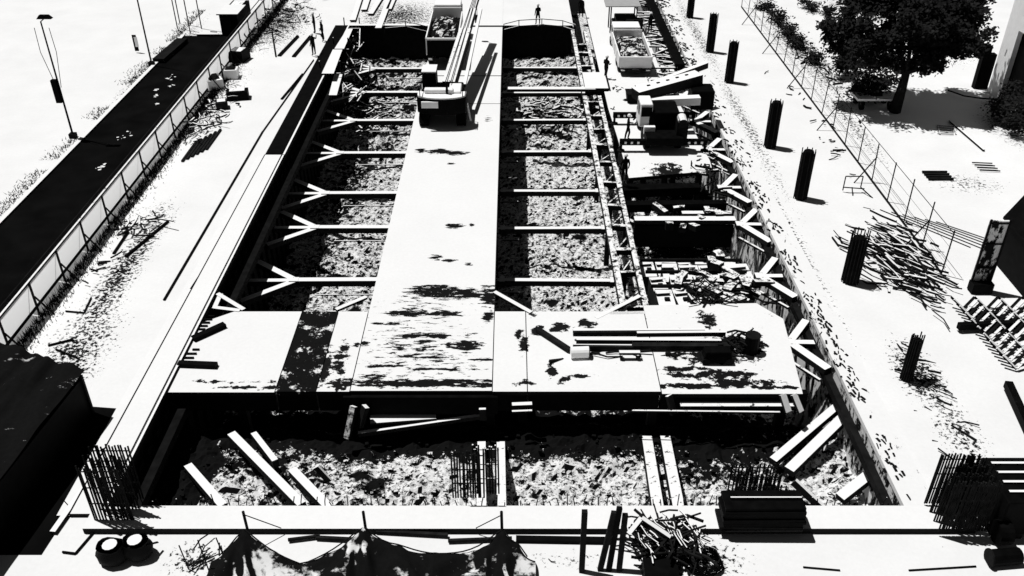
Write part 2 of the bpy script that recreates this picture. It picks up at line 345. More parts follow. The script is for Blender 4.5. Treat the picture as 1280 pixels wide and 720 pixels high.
beam('steel_post', G(604,525,-1.1), G(603,511,-.5), .28, .12, M_steelworn, 'small pale bracket under the right front corner of the middle deck','post')
# columns rising from the front floor
for k,(px0,py0,px1,py1,w) in enumerate(((602,640,602,556,.34),(627,642,626,556,.34))):
    a=G(px0,py0-4,-1.4); b_=G(px1,py1,-1.4); b_=Vector((a.x,a.y+.3,.7)) if False else b_
    beam('raking_strut', G(px0,py0,-.4), G(px1,py1,-2.2), w, .3, M_steelworn, '%s of two pale beams running from the front wall under the middle deck'%('left','right')[k], 'strut', 'paired struts at the front wall')
for k,(px0,py0,px1,py1) in enumerate(((822,640,808,550),(848,640,831,550))):
    beam('raking_strut', G(px0,py0,-.3), G(px1,py1,-2.3), .42, .4, M_steelworn, '%s of two leaning beams running from the front wall under the cross deck'%('left','right')[k], 'strut', 'leaning struts at the front wall')
for k,(px0,py0,px1,py1,w,lab) in enumerate(((290,545,378,634,.34,'longest pale diagonal brace in the left front corner of the pit'),(318,545,345,580,.24,'upper short diagonal brace beside the longest brace on the left'),
      (366,590,412,638,.34,'short pale diagonal brace right of the longest brace'),(236,585,280,636,.32,'short pale diagonal brace next to the left wall'),
      (1066,512,986,590,.42,'lower of two parallel diagonal braces at the right wall'),(1058,500,966,578,.34,'upper of two parallel diagonal braces at the right wall'),
      (1100,585,1050,624,.42,'short thick diagonal brace low on the right wall'),(992,602,1026,634,.14,'thin pale rod leaning in the right front corner of the pit'),(395,584,412,602,.08,'thin rod lying beside the braces on the left front floor'))):
    beam('diagonal_brace', G(px0,py0,-1.3 if k>3 else -1.6), G(px1,py1,-.9 if k<4 else -1.9), w, .34, M_wood, lab, 'brace', 'diagonal braces of the front bay')
# ---------------------------------------------------------------- struts
YS = [42.3,48.1,52.9,59.0,64.8,70.7,76.6]
def make_left():
    r = empty('pit_strut', (0,0,0), 'x', 'strut', 'struts across the left bay')
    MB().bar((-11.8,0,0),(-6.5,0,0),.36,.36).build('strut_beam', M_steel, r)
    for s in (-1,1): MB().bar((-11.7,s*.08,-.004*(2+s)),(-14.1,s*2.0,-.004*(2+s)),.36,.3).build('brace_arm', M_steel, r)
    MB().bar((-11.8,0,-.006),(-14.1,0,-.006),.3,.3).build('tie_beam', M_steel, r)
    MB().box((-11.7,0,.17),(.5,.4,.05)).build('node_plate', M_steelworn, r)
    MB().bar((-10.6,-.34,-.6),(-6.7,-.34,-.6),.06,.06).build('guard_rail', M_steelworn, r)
    return r
pr = make_left()
for i,y in enumerate(YS): place(pr, i, (random.uniform(-.12,.12),y*.97,-2.2+random.uniform(-.06,.06)), random.uniform(-.012,.012), 'pale steel strut with forked end in the left bay, %s from the cross deck'%ORD[i])
def make_mid():
    r = empty('pit_strut', (0,0,0), 'x', 'strut', 'struts across the middle bay')
    MB().bar((-.8,0,0),(5.7,0,0),.3,.34).build('strut_beam', M_steel, r)
    MB().box((-.55,0,0),(.3,.55,.42)).build('end_plate', M_steelworn, r)
    MB().box((5.5,0,0),(.2,.5,.40)).build('end_plate', M_steelworn, r)
    MB().bar((-.6,-.3,-.5),(.4,-.3,-.5),.08,.1).build('bracket', M_steelworn, r)
    return r
pr = make_mid()
for i,y in enumerate(YS): place(pr, i, (0,y-.2,-2.9+random.uniform(-.06,.06)), random.uniform(-.012,.012), 'straight pale steel strut in the middle bay, %s from the cross deck'%ORD[i])
def make_right():
    r = empty('knee_brace', (0,0,0), 'x', 'brace', 'knee braces against the right wall')
    MB().bar((0,-.05,0),(1.2,1.75,0),.34,.26).build('brace_arm', M_steel, r)
    MB().bar((0,0,-.008),(1.15,0,-.008),.3,.26).build('tie_beam', M_steel, r)
    MB().bar((0,.0,.008),(1.25,-1.95,.008),.42,.28).build('brace_arm', M_steel, r)
    MB().bar((-.1,-.5,-.5),(1.0,-2.0,-.5),.12,.12).build('lower_rod', M_steelworn, r)
    MB().box((.0,0,.0),(.5,.5,.3)).build('node_plate', M_steelworn, r)
    return r
pr = make_right()
for i,y in enumerate([33.0]+[38.6,44.0,48.5,53.9,58.6,63.5,68.8,74,79,84.5,90]):
    place(pr, i, (12.6+random.uniform(-.1,.1),y,-.45), random.uniform(-.03,.03), 'pale knee brace fanning to the right wall, %s from the front'%ORD[i])
# small braces at both ends of the cross deck
for k,(a,b_,lab) in enumerate(((G(618,366),G(664,392),'pale diagonal board from the middle deck to the cross deck'),(G(420,388),G(458,372),'short pale diagonal board at the left of the middle deck'),
     (G(272,368),G(305,388),'upper pale board of the small triangle at the left wall'),(G(268,385),G(300,389),'lower pale board of the small triangle at the left wall'),(G(268,386),G(276,368),'short pale board closing the small triangle at the left wall'),
     (G(745,398),G(800,370),'pale diagonal board beside the lattice girder'),(G(762,392),G(806,391),'pale flat board at the foot of the lattice girder'))):
    beam('timber_board', a+Vector((0,0,.02-.01*k)), b_+Vector((0,0,.02-.01*k)), .22, .12, M_wood, lab, 'board')
beam('dark_timber', G(241,424,.12), G(281,406,.12), .3, .2, M_black, 'black timber slanting on the left end of the cross deck', 'timber')
t = beam('dark_timber', G(223,455,.12), G(271,457,.12), .28, .2, M_black, 'black timber lying level on the left end of the cross deck', 'timber')
for k,(cx,cy,s) in enumerate(((258,404,1.0),(237,448,1.15))):
    p = G(cx,cy,.03); r = empty('stair_grate', p, ('small','larger')[k]+' triangular stack of dark rungs at the left wall on the cross deck', 'grate', 'triangular grates at the left wall')
    for j in range(5): MB().box((p.x-.35*s+.11*j*s, p.y+(j-2)*.26*s, .06),(.9*s-.16*j*s,.10,.05), 0).build('rung', M_black, r)
    MB().bar((p.x-.8*s,p.y-.6*s,.035),(p.x-.55*s,p.y+.62*s,.035),.06,.04).build('stringer', M_dark, r)
# ---------------------------------------------------------------- lattice girder
t = empty('lattice_girder', (5.9,55,-1), 'long twin girder with crossbars between the middle and right bays', 'girder')
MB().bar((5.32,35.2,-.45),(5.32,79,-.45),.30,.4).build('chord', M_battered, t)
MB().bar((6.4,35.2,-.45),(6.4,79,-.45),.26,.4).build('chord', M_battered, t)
for i,y in enumerate([36.0+2.62*i+random.uniform(-.35,.35) for i in range(16)]):
    MB().bar((5.5,y,-.42),(6.3,y+random.uniform(-.12,.12),-.42),random.uniform(.16,.3),.3).build('crossbar', M_battered, t)
    MB().bar((5.5,y+.6+random.uniform(-.3,.3),-.75),(6.3,y+2.1,-.85),.07,.1).build('lacing_bar', M_battered, t)
for i,y in enumerate((40,48,56,64,72)): MB().box((5.86,y,-3.2),(.3,.3,4.6)).build('column', M_dark, t)
# ---------------------------------------------------------------- right-hand platform
t = empty('working_platform', (9,70,0), 'pale steel working platform in the right bay carrying the cranes', 'platform')
MB().prism([(7.0,49.0),(12.2,50.0),(12.3,51.5),(11.9,60.5),(11.5,62),(11.5,103),(6.75,103),(6.75,60),(6.9,55)],-.2,.03).build('deck_plate', M_deckR, t)
MB().prism([(6.6,47.9),(11.2,48.3),(11.2,48.9),(6.6,48.8)],-.75,-.25).build('front_girder', M_black, t)
MB().prism([(6.4,46.9),(12.6,47.1),(12.6,47.6),(6.4,47.5)],-1.2,-.7).build('front_girder', M_black, t)
for x in (7.2,9.3,11.4):
    for y in (50,58,66,74): MB().box((x,y,-2.7),(.35,.35,4.9)).build('column', M_dark, t)
MB().bar((6.9,44.9,-.6),(12.6,44.9,-.6),.5,.25).build('cross_beam', M_steel, t)
MB().box((9.7,44.7,-1.5),(5.6,.15,1.4)).build('formwork_panel', M_black, t)
MB().bar((9.9,46.6,-1.1),(12.8,46.6,-1.1),.35,.2).build('cross_beam', M_steelworn, t)
p = G(703,122,.15)
t = empty('plank_walkway', p, 'raised pale walkway crossing the middle bay to the platform', 'walkway')
MB().box((2.9,63.5,.12),(6.4,.5,.2)).build('walkway_board', M_wood, t)
MB().box((6.2,65.1,.13),(1.7,3.4,.22)).build('landing_board', M_wood, t)
MB().box((6.2,63.33,-.1),(1.7,.08,.3)).build('edge_board', M_black, t)
MB().box((7.1,65.1,.20),(.07,3.4,.3)).build('edge_board', M_black, t)
# formwork and frames on the lower floor of the right bay
random.seed(21)
k = 0
adj = ['square','narrow','broad','worn','tilted','low','plain','patched','tall','small','long','flat','scuffed','stout']
for row,(yy,zz) in enumerate(((43.0,-2.6),(41.2,-1.7),(39.2,-1.2),(37.3,-.8))):
    x = 7.2
    while x < 12.0:
        w = random.uniform(.7,1.3)
        if random.random() < .92:
            r = empty('formwork_box', (x+w/2,yy,zz-1.3), '%s pale formwork box in the right bay, %s row from the cross deck'%(adj[k%14], ('fourth','third','second','nearest')[row]) , 'formwork', 'formwork boxes behind the cross deck')
            rz = random.uniform(-.12,.12)
            MB().box((x+w/2,yy,zz-.65),(w,random.uniform(1.3,2.0),1.2),rz).build('panel', M_steelworn, r)
            MB().box((x+w/2+.05,yy-.15,zz+.02),(w*.3,.2,.12),rz).build('clamp', M_dark, r)
            MB().box((x+w/2-.1,yy+.3,zz+.05),(w*.8,.14,.12),rz+.1).build('batten', M_wood, r)
            k += 1
        x += w+random.uniform(.06,.25)
for j,(y,z) in enumerate(((42.2,-1.6),(40.2,-1.1),(38.2,-.7))):
    beam('dark_waler', (7.0,y,z),(12.5,y,z),.12,.16,M_dark,'thin dark rail over the formwork boxes, %s from the cross deck'%('third','second','first')[j],'rail','rails over the formwork boxes')
m = MB(); random.seed(5)
for j in range(26):
    c = Vector((random.uniform(8.8,10.0),random.uniform(34.9,37.6),random.uniform(-.2,.25)))
    d = Vector((random.uniform(-.5,.5),random.uniform(-.6,.6),random.uniform(-.25,.25)))
    m.bar(c-d,c+d,.05,.05)
m.build('rebar_tangle', M_rust, loc=(9.5,36,0), label='tangle of dark bars behind the long timber stack', cat='scrap', kind='stuff')
# ---------------------------------------------------------------- long timbers on the cross deck
for k,(a,b_,w,z,mt) in enumerate(((G(716,419),G(885,419),.18,.2,M_wood),(G(716,425),G(880,424),.14,.35,M_darkwood),(G(795,428),G(905,427),.16,.45,M_wood),(G(720,433),G(900,434),.16,.3,M_wood),(G(790,437),G(915,437),.34,.2,M_darkwood),(G(716,438),G(800,439),.14,.15,M_darkwood))):
    beam('long_timber', a+Vector((0,0,z)), b_+Vector((0,0,z)), w, .22, mt, '%s long %s timber of the stack on the cross deck, counted from the pit'%(ORD[k],'pale' if mt is M_wood else 'dark'), 'timber', 'long timbers stacked on the cross deck')
beam('dark_timber', G(672,412,.15), G(712,438,.15), .22, .2, M_darkwood, 'dark timber lying diagonally left of the long timber stack','timber')
t = empty('steel_drum', G(725,440), 'pale round drum lying beside the left end of the timber stack','drum')
p = G(725,441,.25); MB().tube(p-Vector((.4,0,0)),p+Vector((.4,.05,0)),.26,n=14).build('drum_body', M_white, t); MB().tube(p+Vector((.38,.05,0)),p+Vector((.42,.05,0)),.275,n=14).build('rim', M_dark, t)
t = empty('trestle', G(787,442), 'small pale trestle under the near side of the timber stack','trestle')
p = G(787,441,.35); MB().box(p,(.9,.2,.12)).build('top_bar', M_wood, t)
for s in (-.35,.35): MB().box(p+Vector((s,0,-.2)),(.1,.3,.32)).build('leg', M_wood, t)
t = empty('oil_drum', G(938,440), 'black drum standing at the right end of the timber stack','drum')
p = G(938,440,0); MB().tube(p,p+Vector((0,0,.9)),.32,n=14).build('drum_body', M_black, t); MB().tube(p+Vector((0,0,.88)),p+Vector((0,0,.93)),.335,n=14).build('rim', M_dark, t)
t = empty('compressor', G(895,452), 'low black compressor beside the timber stack on the oil stained plate','compressor')
p = G(895,452,0); MB().box(p+Vector((0,0,.4)),(1.3,.6,.55),taper=.85).build('housing', M_black, t,bevel=.03)
for s in (-.5,.5): MB().tube(p+Vector((s,-.3,.18)),p+Vector((s,.3,.18)),.18,n=12).build('wheel', M_dark, t)
MB().bar(p+Vector((.6,0,.3)),p+Vector((1.3,.1,.2)),.06).build('tow_bar', M_dark, t)
# ---------------------------------------------------------------- machines
def wheel(r, c, rad, w, name='wheel'):
    o = MB().tube(Vector(c)-Vector((w/2,0,0)),Vector(c)+Vector((w/2,0,0)),rad,n=18).build(name, M_black, r)
    MB().tube(Vector(c)-Vector((w/2+.02,0,0)),Vector(c)+Vector((w/2+.02,0,0)),rad*.5,n=12).build('rim', M_steelworn, o)
def heap(sx, sy, h, n=16, seed=0):
    m = MB(); g = []
    for j in range(n+1):
        row=[]
        for i in range(n+1):
            a,b_ = i/n*2-1, j/n*2-1
            z = h*max(0,(1-a*a))**.6*max(0,(1-b_*b_))**.6 + .22*noise.noise(Vector((a*3+seed,b_*4,0)))+.12*noise.noise(Vector((a*9+seed,b_*9,0)))
            row.append(m.bm.verts.new((a*sx/2,b_*sy/2,z)))
        g.append(row)
    for j in range(n):
        for i in range(n): m.bm.faces.new((g[j][i],g[j][i+1],g[j+1][i+1],g[j+1][i]))
    return m
def dump_truck(loc, label, rz=0, L_=7.0, tail=M_black, side=M_white, seed=0):
    r = empty('dump_truck', (0,0,0), label, 'truck')
    MB().box((0,L_/2+.8,.75),(1.1,L_+2.2,.25)).build('chassis', M_dark, r)
    for y in (1.2,2.5,L_+1.6):
        for s in (-1,1): wheel(r,(s*1.02,y,.5),.5,.36)
    bed = MB(); x=1.22
    bed.box((0,L_/2,1.0),(2*x,L_,.12)); b0 = bed.build('bed_floor', M_dark, r)
    MB().box((-x,L_/2,1.72),(.09,L_,1.4)).build('side_wall', side, r)
    MB().box((x,L_/2,1.72),(.09,L_,1.4)).build('side_wall', side, r)
    MB().box((0,L_,1.85),(2*x-.1,.09,1.7)).build('headboard', side, r)
    tg = MB().box((0,0,1.6),(2*x-.1,.1,1.25)).build('tailgate', tail, r)
    MB().box((0,-.0,2.3),(2*x+.1,.16,.14)).build('rim_rail', M_white, tg)
    for y in (1.6,3.2,4.8): 
        for s in (-1,1): MB().box((s*(x+.06),y,1.7),(.06,.12,1.3)).build('rib', side, r)
    h = heap(2*x-.15, L_-.2, .75, seed=seed); bmesh.ops.translate(h.bm, verts=h.bm.verts, vec=(0,L_/2,1.75)); ld = h.build('load', M_soil, r, smooth=False)
    cab = MB().box((0,L_+1.3,1.85),(2.35,1.7,1.9),taper=.93).build('cab', M_white, r, bevel=.05)
    MB().box((0,L_+2.17,2.25),(2.0,.04,.7)).build('windscreen', M_glass, cab)
    for s in (-1,1): MB().box((s*1.16,L_+1.3,2.2),(.04,1.0,.6)).build('side_window', M_glass, cab)
    MB().box((0,-.12,.75),(2.3,.12,.28)).build('bumper', M_dark, r)
    for s in (-1,1): MB().box((s*.95,-.20,.78),(.3,.05,.14)).build('tail_lamp', M_white, r)
    MB().box((0,-.20,.80),(.5,.03,.18)).build('blank_plate', M_white, r)
    r.location = loc; r.rotation_euler[2] = rz; return r
dump_truck((-5.35,68.3,.03),'black tailed dump truck being loaded ahead of the excavator on the middle deck',0,7.0,M_black,M_white,3)
tk = dump_truck((9.35,66.6,.04),'dump truck heaped with dark soil parked on the right platform',0,6.0,M_white,M_white,9)
tk.scale = (1.0,1.0,.62)
# crawler excavator / crane on the middle deck
r = empty('crawler_crane', (0,0,0), 'crawler crane with a long raised boom on the middle deck, back to the camera', 'crane')
for s in (-1,1):
    tr_ = MB(); pts=[(-2.0,.35),(-1.7,0.02),(1.7,0.02),(2.0,.35),(1.7,.85),(-1.7,.85)]
    tr_.side(pts, s*1.25-.3, s*1.25+.3); o = tr_.build('track', M_black, r)
    for y in (-1.5,-.8,0,.8,1.5): MB().tube((s*1.25-.33,y,.4),(s*1.25+.33,y,.4),.26,n=12).build('roller', M_dark, o)
MB().tube((0,0,.85),(0,0,1.1),.9,n=20).build('turntable', M_dark, r)
MB().prism([(-1.45,-1.0),(1.45,-1.0),(1.45,1.5),(-1.45,1.5)],1.1,1.9).build('house', M_black, r, bevel=.04)
cw = [(-1.65,-1.0)]+[(1.65*math.sin(-PI/2+PI*i/10)*1.0, -1.55-.75*math.cos(-PI/2+PI*i/10)) for i in range(11)]+[(1.65,-1.0)]
o = MB().prism(cw,1.0,2.05).build('counterweight', M_black, r)
MB().prism([(x*.97,y*.985) for x,y in cw],2.05,2.16).build('top_cover', M_white, o)
MB().box((-.75,-2.27,1.72),(1.1,.14,.42)).build('rear_panel', M_white, o)
MB().box((-.2,-1.2,2.3),(1.9,.5,.28)).build('engine_hood', M_white, r, bevel=.04)
MB().box((.85,-.6,2.05),(.8,1.6,.5)).build('winch_cover', M_white, r, bevel=.04)
cb = MB().box((-.95,.9,2.15),(1.0,1.5,1.75),taper=.92).build('cab', M_black, r, bevel=.04)
MB().box((-.95,.9,3.06),(.98,1.45,.08)).build('roof', M_white, cb)
MB().box((-.95,1.66,2.35),(.8,.04,.9)).build('window', M_glass, cb)
A = Vector((.35,.4,1.95)); B = Vector((1.75,16.4,3.7))
d = (B-A).normalized()
bo = MB().bar(A,A.lerp(B,.55),.85,.8).build('boom', M_steelworn, r)
MB().bar(A.lerp(B,.5),A.lerp(B,.8),.66,.62).build('inner_boom', M_steel, bo)
MB().bar(A.lerp(B,.78),B,.5,.46).build('tip_boom', M_steelworn, bo)
MB().bar(A+Vector((1.05,.3,0)),A.lerp(B,.85)+Vector((.62,0,-.1)),.22,.2).build('support_rod', M_steel, r)
for s in (-.2,.16): MB().tube(A+Vector((s,-.6,.5)),B+Vector((s*.5,0,.35)),.03,n=5).build('cable', M_dark, r)
MB().tube(A+Vector((0,1.2,.0)),A.lerp(B,.3)+Vector((0,0,-.35)),.14,n=10).build('luffing_cylinder', M_dark, r)
MB().tube(B,B+Vector((0,.2,-1.6)),.025,n=5).build('hoist_rope', M_dark, r)
MB().box(B+Vector((0,.2,-1.9)),(.35,.3,.6)).build('hook_block', M_dark, r)
for x in (-1.4,1.4): MB().path([(x,-1.9,2.16),(x,-1.9,2.6),(x,-.6,2.6),(x,-.6,1.9)],.03,5).build('hand_rail', M_dark, r)
MB().tube((.35,-1.45,2.1),(.35,-1.45,2.95),.08,n=8).build('exhaust_pipe', M_black, r)
MB().path([(-1.5,1.6,2.6),(-1.85,1.75,2.6),(-1.85,1.75,2.3)],.03,5).build('mirror', M_dark, r)
MB().bar((1.62,-.9,1.3),(1.85,-1.3,.2),.12).build('step_ladder', M_white, r)
r.location = (-4.65,58.6,.03); r.rotation_euler[2] = R_ = 0.0
# truck crane with outriggers on the right platform
r = empty('truck_crane', (0,0,0), 'mobile crane with spread outriggers and lowered boom on the right platform', 'crane')
MB().box((0,0,.85),(2.3,5.4,.5)).build('chassis', M_black, r, bevel=.03)
for y in (-1.6,-.6,1.6):
    for s in (-1,1): wheel(r,(s*1.0,y,.48),.48,.35)
for y in (-2.15,2.25):
    for s in (-1,1):
        o = MB().bar((s*.9,y,.62),(s*2.75,y,.62),.3,.34).build('outrigger', M_black, r)
        for q in (1.6,2.0,2.4): MB().box((s*q,y-.165,.62),(.14,.03,.14)).build('marking', M_white, o)
        MB().tube((s*2.65,y,.06),(s*2.65,y,.6),.08,n=8).build('jack', M_dark, o)
        MB().tube((s*2.65,y,.0),(s*2.65,y,.07),.25,n=12).build('foot_pad', M_dark, o)
MB().tube((0,.2,1.1),(0,.2,1.3),.85,n=18).build('turntable', M_dark, r)
MB().box((.1,-.2,1.75),(1.9,2.0,.9)).build('house', M_black, r, bevel=.05)
cb = MB().box((-1.05,-.3,1.95),(.85,1.7,1.5),taper=.9).build('cab', M_white, r, bevel=.05)
MB().box((-1.05,-1.13,2.2),(.65,.06,.6)).build('window', M_glass, cb)
MB().box((-1.46,-.3,2.2),(.05,1.0,.6)).build('side_window', M_glass, cb)
MB().box((-.85,-1.5,1.15),(.7,.3,.5)).build('toolbox', M_white, r)
MB().bar((-1.3,1.0,2.0),(2.7,1.2,2.1),.6,.5).build('boom_rest', M_white, r)
bo = MB().bar((-1.5,1.3,2.4),(2.9,3.2,2.9),1.0,.7).build('boom', M_steel, r)
MB().bar((-.4,2.4,2.62),(3.8,5.4,3.0),.35,.4).build('jib', M_steel, bo)
MB().bar((-1.3,2.9,2.3),(1.2,3.6,2.45),.25,.3).build('jib_strut', M_steel, bo)
for q in (.2,.35,.5,.65,.8):
    c = Vector((-1.5,1.3,2.4)).lerp(Vector((2.9,3.2,2.9)),q); MB().box(c+Vector((0,.1,.38)),(.22,.12,.06),.4).build('bolt_plate', M_dark, bo)
MB().box((3.0,2.3,1.9),(1.5,1.5,1.3)).build('counterweight', M_black, r, bevel=.06)
MB().box((1.1,-1.9,1.2),(.7,.7,1.6)).build('winch_post', M_dark, r)
MB().tube((1.1,-2.3,1.9),(1.1,-1.5,2.0),.3,n=12).build('winch_drum', M_steelworn, r)
r.location = (9.55,55.0,.04)
# grey canopied machine behind the soil truck
p = G(783,43)
r = empty('canopied_loader', p, 'small dark loader under a grey canopy roof at the top of the right platform', 'loader')
MB().box(p+Vector((0,1.2,.75)),(1.8,2.2,.8)).build('body', M_black, r, bevel=.05)
rf = MB().box(p+Vector((-.4,1.0,2.35)),(3.0,2.0,.1)).build('canopy', M_greyroof, r, bevel=.03)
for a in (-1.4,.8):
    for b_ in (.2,1.8): MB().box(p+Vector((a,b_,1.2)),(.1,.1,2.25)).build('canopy_post', M_dark, r)
for a in (-.95,.95):
    for b_ in (.4,2.0): wheel(r,p+Vector((a,b_,.4)),.4,.3)
MB().box(p+Vector((.6,-.2,.9)),(1.4,.5,.9)).build('bucket', M_dark, r)
p = G(770,43); beam('dark_rail', G(764,46,.6), G(796,46,.6), .06,.06,M_dark,'thin dark rail between the soil truck and the canopied loader','rail')
# box shaped bin next to the truck crane
p = G(795,127); t = empty('waste_skip', p, 'small dark skip standing behind the truck crane', 'skip')
MB().box(p+Vector((0,0,.35)),(1.3,.9,.7),taper=1.15).build('skip_body', M_black, t)
MB().box(p+Vector((0,0,.72)),(1.55,1.1,.06)).build('rim', M_dark, t)
# ---------------------------------------------------------------- people
def make_person(seed, arms):
    V = [(0,0,.95),(0,0,1.15),(0,0,1.38),(0,0,1.48),(0,.02,1.6),(0,.03,1.70)]
    Rr = [.15,.14,.165,.06,.10,.085]
    E = [(0,1),(1,2),(2,3),(3,4),(4,5)]
    def add(chain, radii, root):
        pr_ = root
        for p_, r_ in zip(chain, radii): V.append(p_); Rr.append(r_); E.append((pr_, len(V)-1)); pr_ = len(V)-1
    st = .10+.03*(seed%3); fw = .12*(seed%2)
    add([(-.10,0,.88),(-st,fw,.5),(-st-.01,fw*.3,.09),(-st-.02,.14+fw*.3,.04)],[.10,.07,.05,.045],0)
    add([(.10,0,.88),(st,-fw,.5),(st+.01,-fw*1.4,.09),(st+.02,.14-fw*1.4,.04)],[.10,.07,.05,.045],0)
    for s,a in zip((-1,1),arms):
        if a == 'down': ch=[(s*.19,0,1.40),(s*.25,-.02,1.12),(s*.25,.08,.88),(s*.25,.11,.78)]
        elif a == 'fore': ch=[(s*.19,0,1.40),(s*.25,.02,1.13),(s*.20,.25,1.12),(s*.18,.34,1.13)]
        else: ch=[(s*.19,0,1.40),(s*.42,.03,1.25),(s*.58,.12,1.42),(s*.62,.15,1.50)]
        add(ch,[.065,.05,.038,.035],2)
    me = bpy.data.meshes.new('person_body'); me.from_pydata(V,E,[]); me.update()
    o = bpy.data.objects.new('body', me); col.objects.link(o)
    sk = o.modifiers.new('skin','SKIN'); 
    for i,v in enumerate(me.skin_vertices[0].data): v.radius = (Rr[i], Rr[i]*.8 if i<3 else Rr[i]); v.use_root = (i==0)
    sb = o.modifiers.new('sub','SUBSURF'); sb.levels = sb.render_levels = 1
    me.materials.append(M_cloth)
    r = empty('person'); o.parent = r
    MB().box((0,.10,1.60),(.11,.05,.13)).build('face', M_skin, r, bevel=.015)
    h = MB(); n=10
    for zz0,r0,zz1,r1 in ((1.66,.13,1.72,.125),(1.72,.125,1.78,.09),(1.78,.09,1.81,.03)): h.tube((0,.02,zz0),(0,.02,zz1),r0,r1,n=n)
    h.tube((0,.05,1.655),(0,.05,1.67),.155,n=n); h.build('helmet', M_white, r)
    return r
people = [((780,228),0,0.2,('down','down'),'worker standing at the front edge of the right platform beside the crane outrigger'),
 ((757,99),1,2.4,('fore','fore'),'worker in dark clothes standing left of the soil truck'),
 ((672,30),2,0.4,('down','fore'),'worker in dark clothes standing on the far edge of the middle bay'),
 ((784,176),3,1.5,('fore','down'),'worker in dark clothes standing at the left side of the mobile crane'),
 ((393,70),4,1.0,('down','out'),'worker on the left path nearest the pit, below two others'),
 ((404,52),5,-1.0,('fore','down'),'right one of two workers standing close together on the left path'),
 ((394,42),6,2.0,('out','down'),'left one of two workers standing close together on the left path'),
 ((726,22),7,0.0,('down','down'),'worker in dark clothes standing right of the far end of the middle bay'),
 ((812,42),8,0.7,('down','fore'),'worker in dark clothes standing right of the canopied loader'),
 ((262,17),9,0.7,('down','down'),'worker in dark clothes near the white cabin on the left')]
for (px,py),sd,rz,arms,lab in people[:9]:
    p = G(px,py); r = make_person(sd,arms)
    r.location = (p.x,p.y,.1 if sd in (2,) else .04); r.rotation_euler[2] = rz+(PI if sd%2 else 0); tag(r,lab,'person'); 
    if sd==2: r.location = (p.x, PE+.25, .15)
# ---------------------------------------------------------------- far-end rails of the bays
def railing(pts, z0, h, label, mat, every=1):
    t = empty('guard_railing', Vector(pts[0])+Vector((0,0,z0)), label, 'railing')
    for zz in (h, h*.5):
        m = MB()
        for a,b_ in zip(pts,pts[1:]): m.bar(Vector(a)+Vector((0,0,z0+zz)),Vector(b_)+Vector((0,0,z0+zz)),.07,.07)
        m.build('rail', mat, t)
    for p in pts: MB().bar(Vector(p)+Vector((0,0,z0)),Vector(p)+Vector((0,0,z0+h)),.07).build('post', mat, t)
    return t
railing([(-.7,77.2,0),(.6,78.3,0),(2.6,78.7,0),(4.4,78.2,0),(5.4,77.0,0)], -.2, 1.0, 'pale curved railing round the far end of the middle bay', M_steel)
railing([(-11,77.5,0),(-9.2,78,0),(-7,76.4,0)], -.1, .9, 'pale railing at the far end of the left bay', M_steel)
# timbers at top of left bay
for k,(a,b_) in enumerate(((G(441,28),G(452,-6)),(G(455,15),G(462,-6)),(G(473,38),G(489,-4)),(G(463,20),G(478,-4)),(G(486,14),G(494,-4)))):
    beam('timber_board', a+Vector((0,0,.15)), b_+Vector((0,0,.15)), .5 if k!=2 else .55, .12, M_wood, '%s pale board overhanging the far end of the left bay'%ORD[k], 'board', 'boards over the far end of the left bay')
# scaffold walkway at the left wall
t = empty('scaffold_walkway', (-12.8,66,-5), 'pale plank walkway with posts hanging along the left wall', 'scaffold')
MB().prism([tuple(G(411,119,-.3))[:2],tuple(G(421,119,-.3))[:2],tuple(G(428,93,-.3))[:2],tuple(G(418,92,-.3))[:2]],-.4,-.3).build('plank', M_wood, t)
MB().prism([tuple(G(402,92,.3))[:2],tuple(G(417,92,.3))[:2],tuple(G(428,62,.3))[:2],tuple(G(416,62,.3))[:2]],.22,.3).build('plank', M_wood, t)
MB().prism([tuple(G(418,61,.3))[:2],tuple(G(430,61,.3))[:2],tuple(G(441,36,.3))[:2],tuple(G(434,36,.3))[:2]],.22,.3).build('plank', M_wood, t)
for (px,py) in ((401,92),(426,92),(418,62),(436,62),(431,36),(450,36),(449,55)):
    p = G(px,py,-.3); MB().bar(p+Vector((0,0,-4)),p+Vector((0,0,1.0)),.08).build('post', M_steelworn, t)
for a,b_ in (((401,92),(426,92)),((418,62),(436,62)),((431,36),(450,36)),((401,92),(415,62)),((415,62),(431,36)),((450,36),(449,60))):
    MB().bar(G(*a,-.0),G(*b_,-.0),.08).build('rail', M_steelworn, t)
m = MB(); random.seed(3)
for j in range(46):
    q = G(random.uniform(428,452),random.uniform(40,125),-.8); d = Vector((random.uniform(-.5,.5),random.uniform(-.9,.9),random.uniform(-.4,.5))); m.bar(q-d,q+d,.08)
m.build('scaffold_scrap', M_steelworn, loc=(-12,64,-1), label='loose pale rods and boards beside the hanging walkway', cat='scrap', kind='stuff')
m = MB()
for j in range(60):
    q = G(random.uniform(800,850)+ 0,random.uniform(0,110),.1); q.x = 11.6+random.uniform(0,1.8); d = Vector((random.uniform(.3,1.0),random.uniform(-.5,.3),random.uniform(-.2,.2))); m.bar(q-d,q+d,.16,.12)
m.build('timber_scrap', M_wood, loc=(12,80,0), label='jumble of pale boards between the right platform and the right wall', cat='scrap', kind='stuff')
m = MB()
m.bar((13.0,68,.2),(13.0,100,.2),.75,.5); 
m.build('conveyor_duct', M_black, loc=(13.2,84,0), label='black duct running along the top of the right wall', cat='duct')
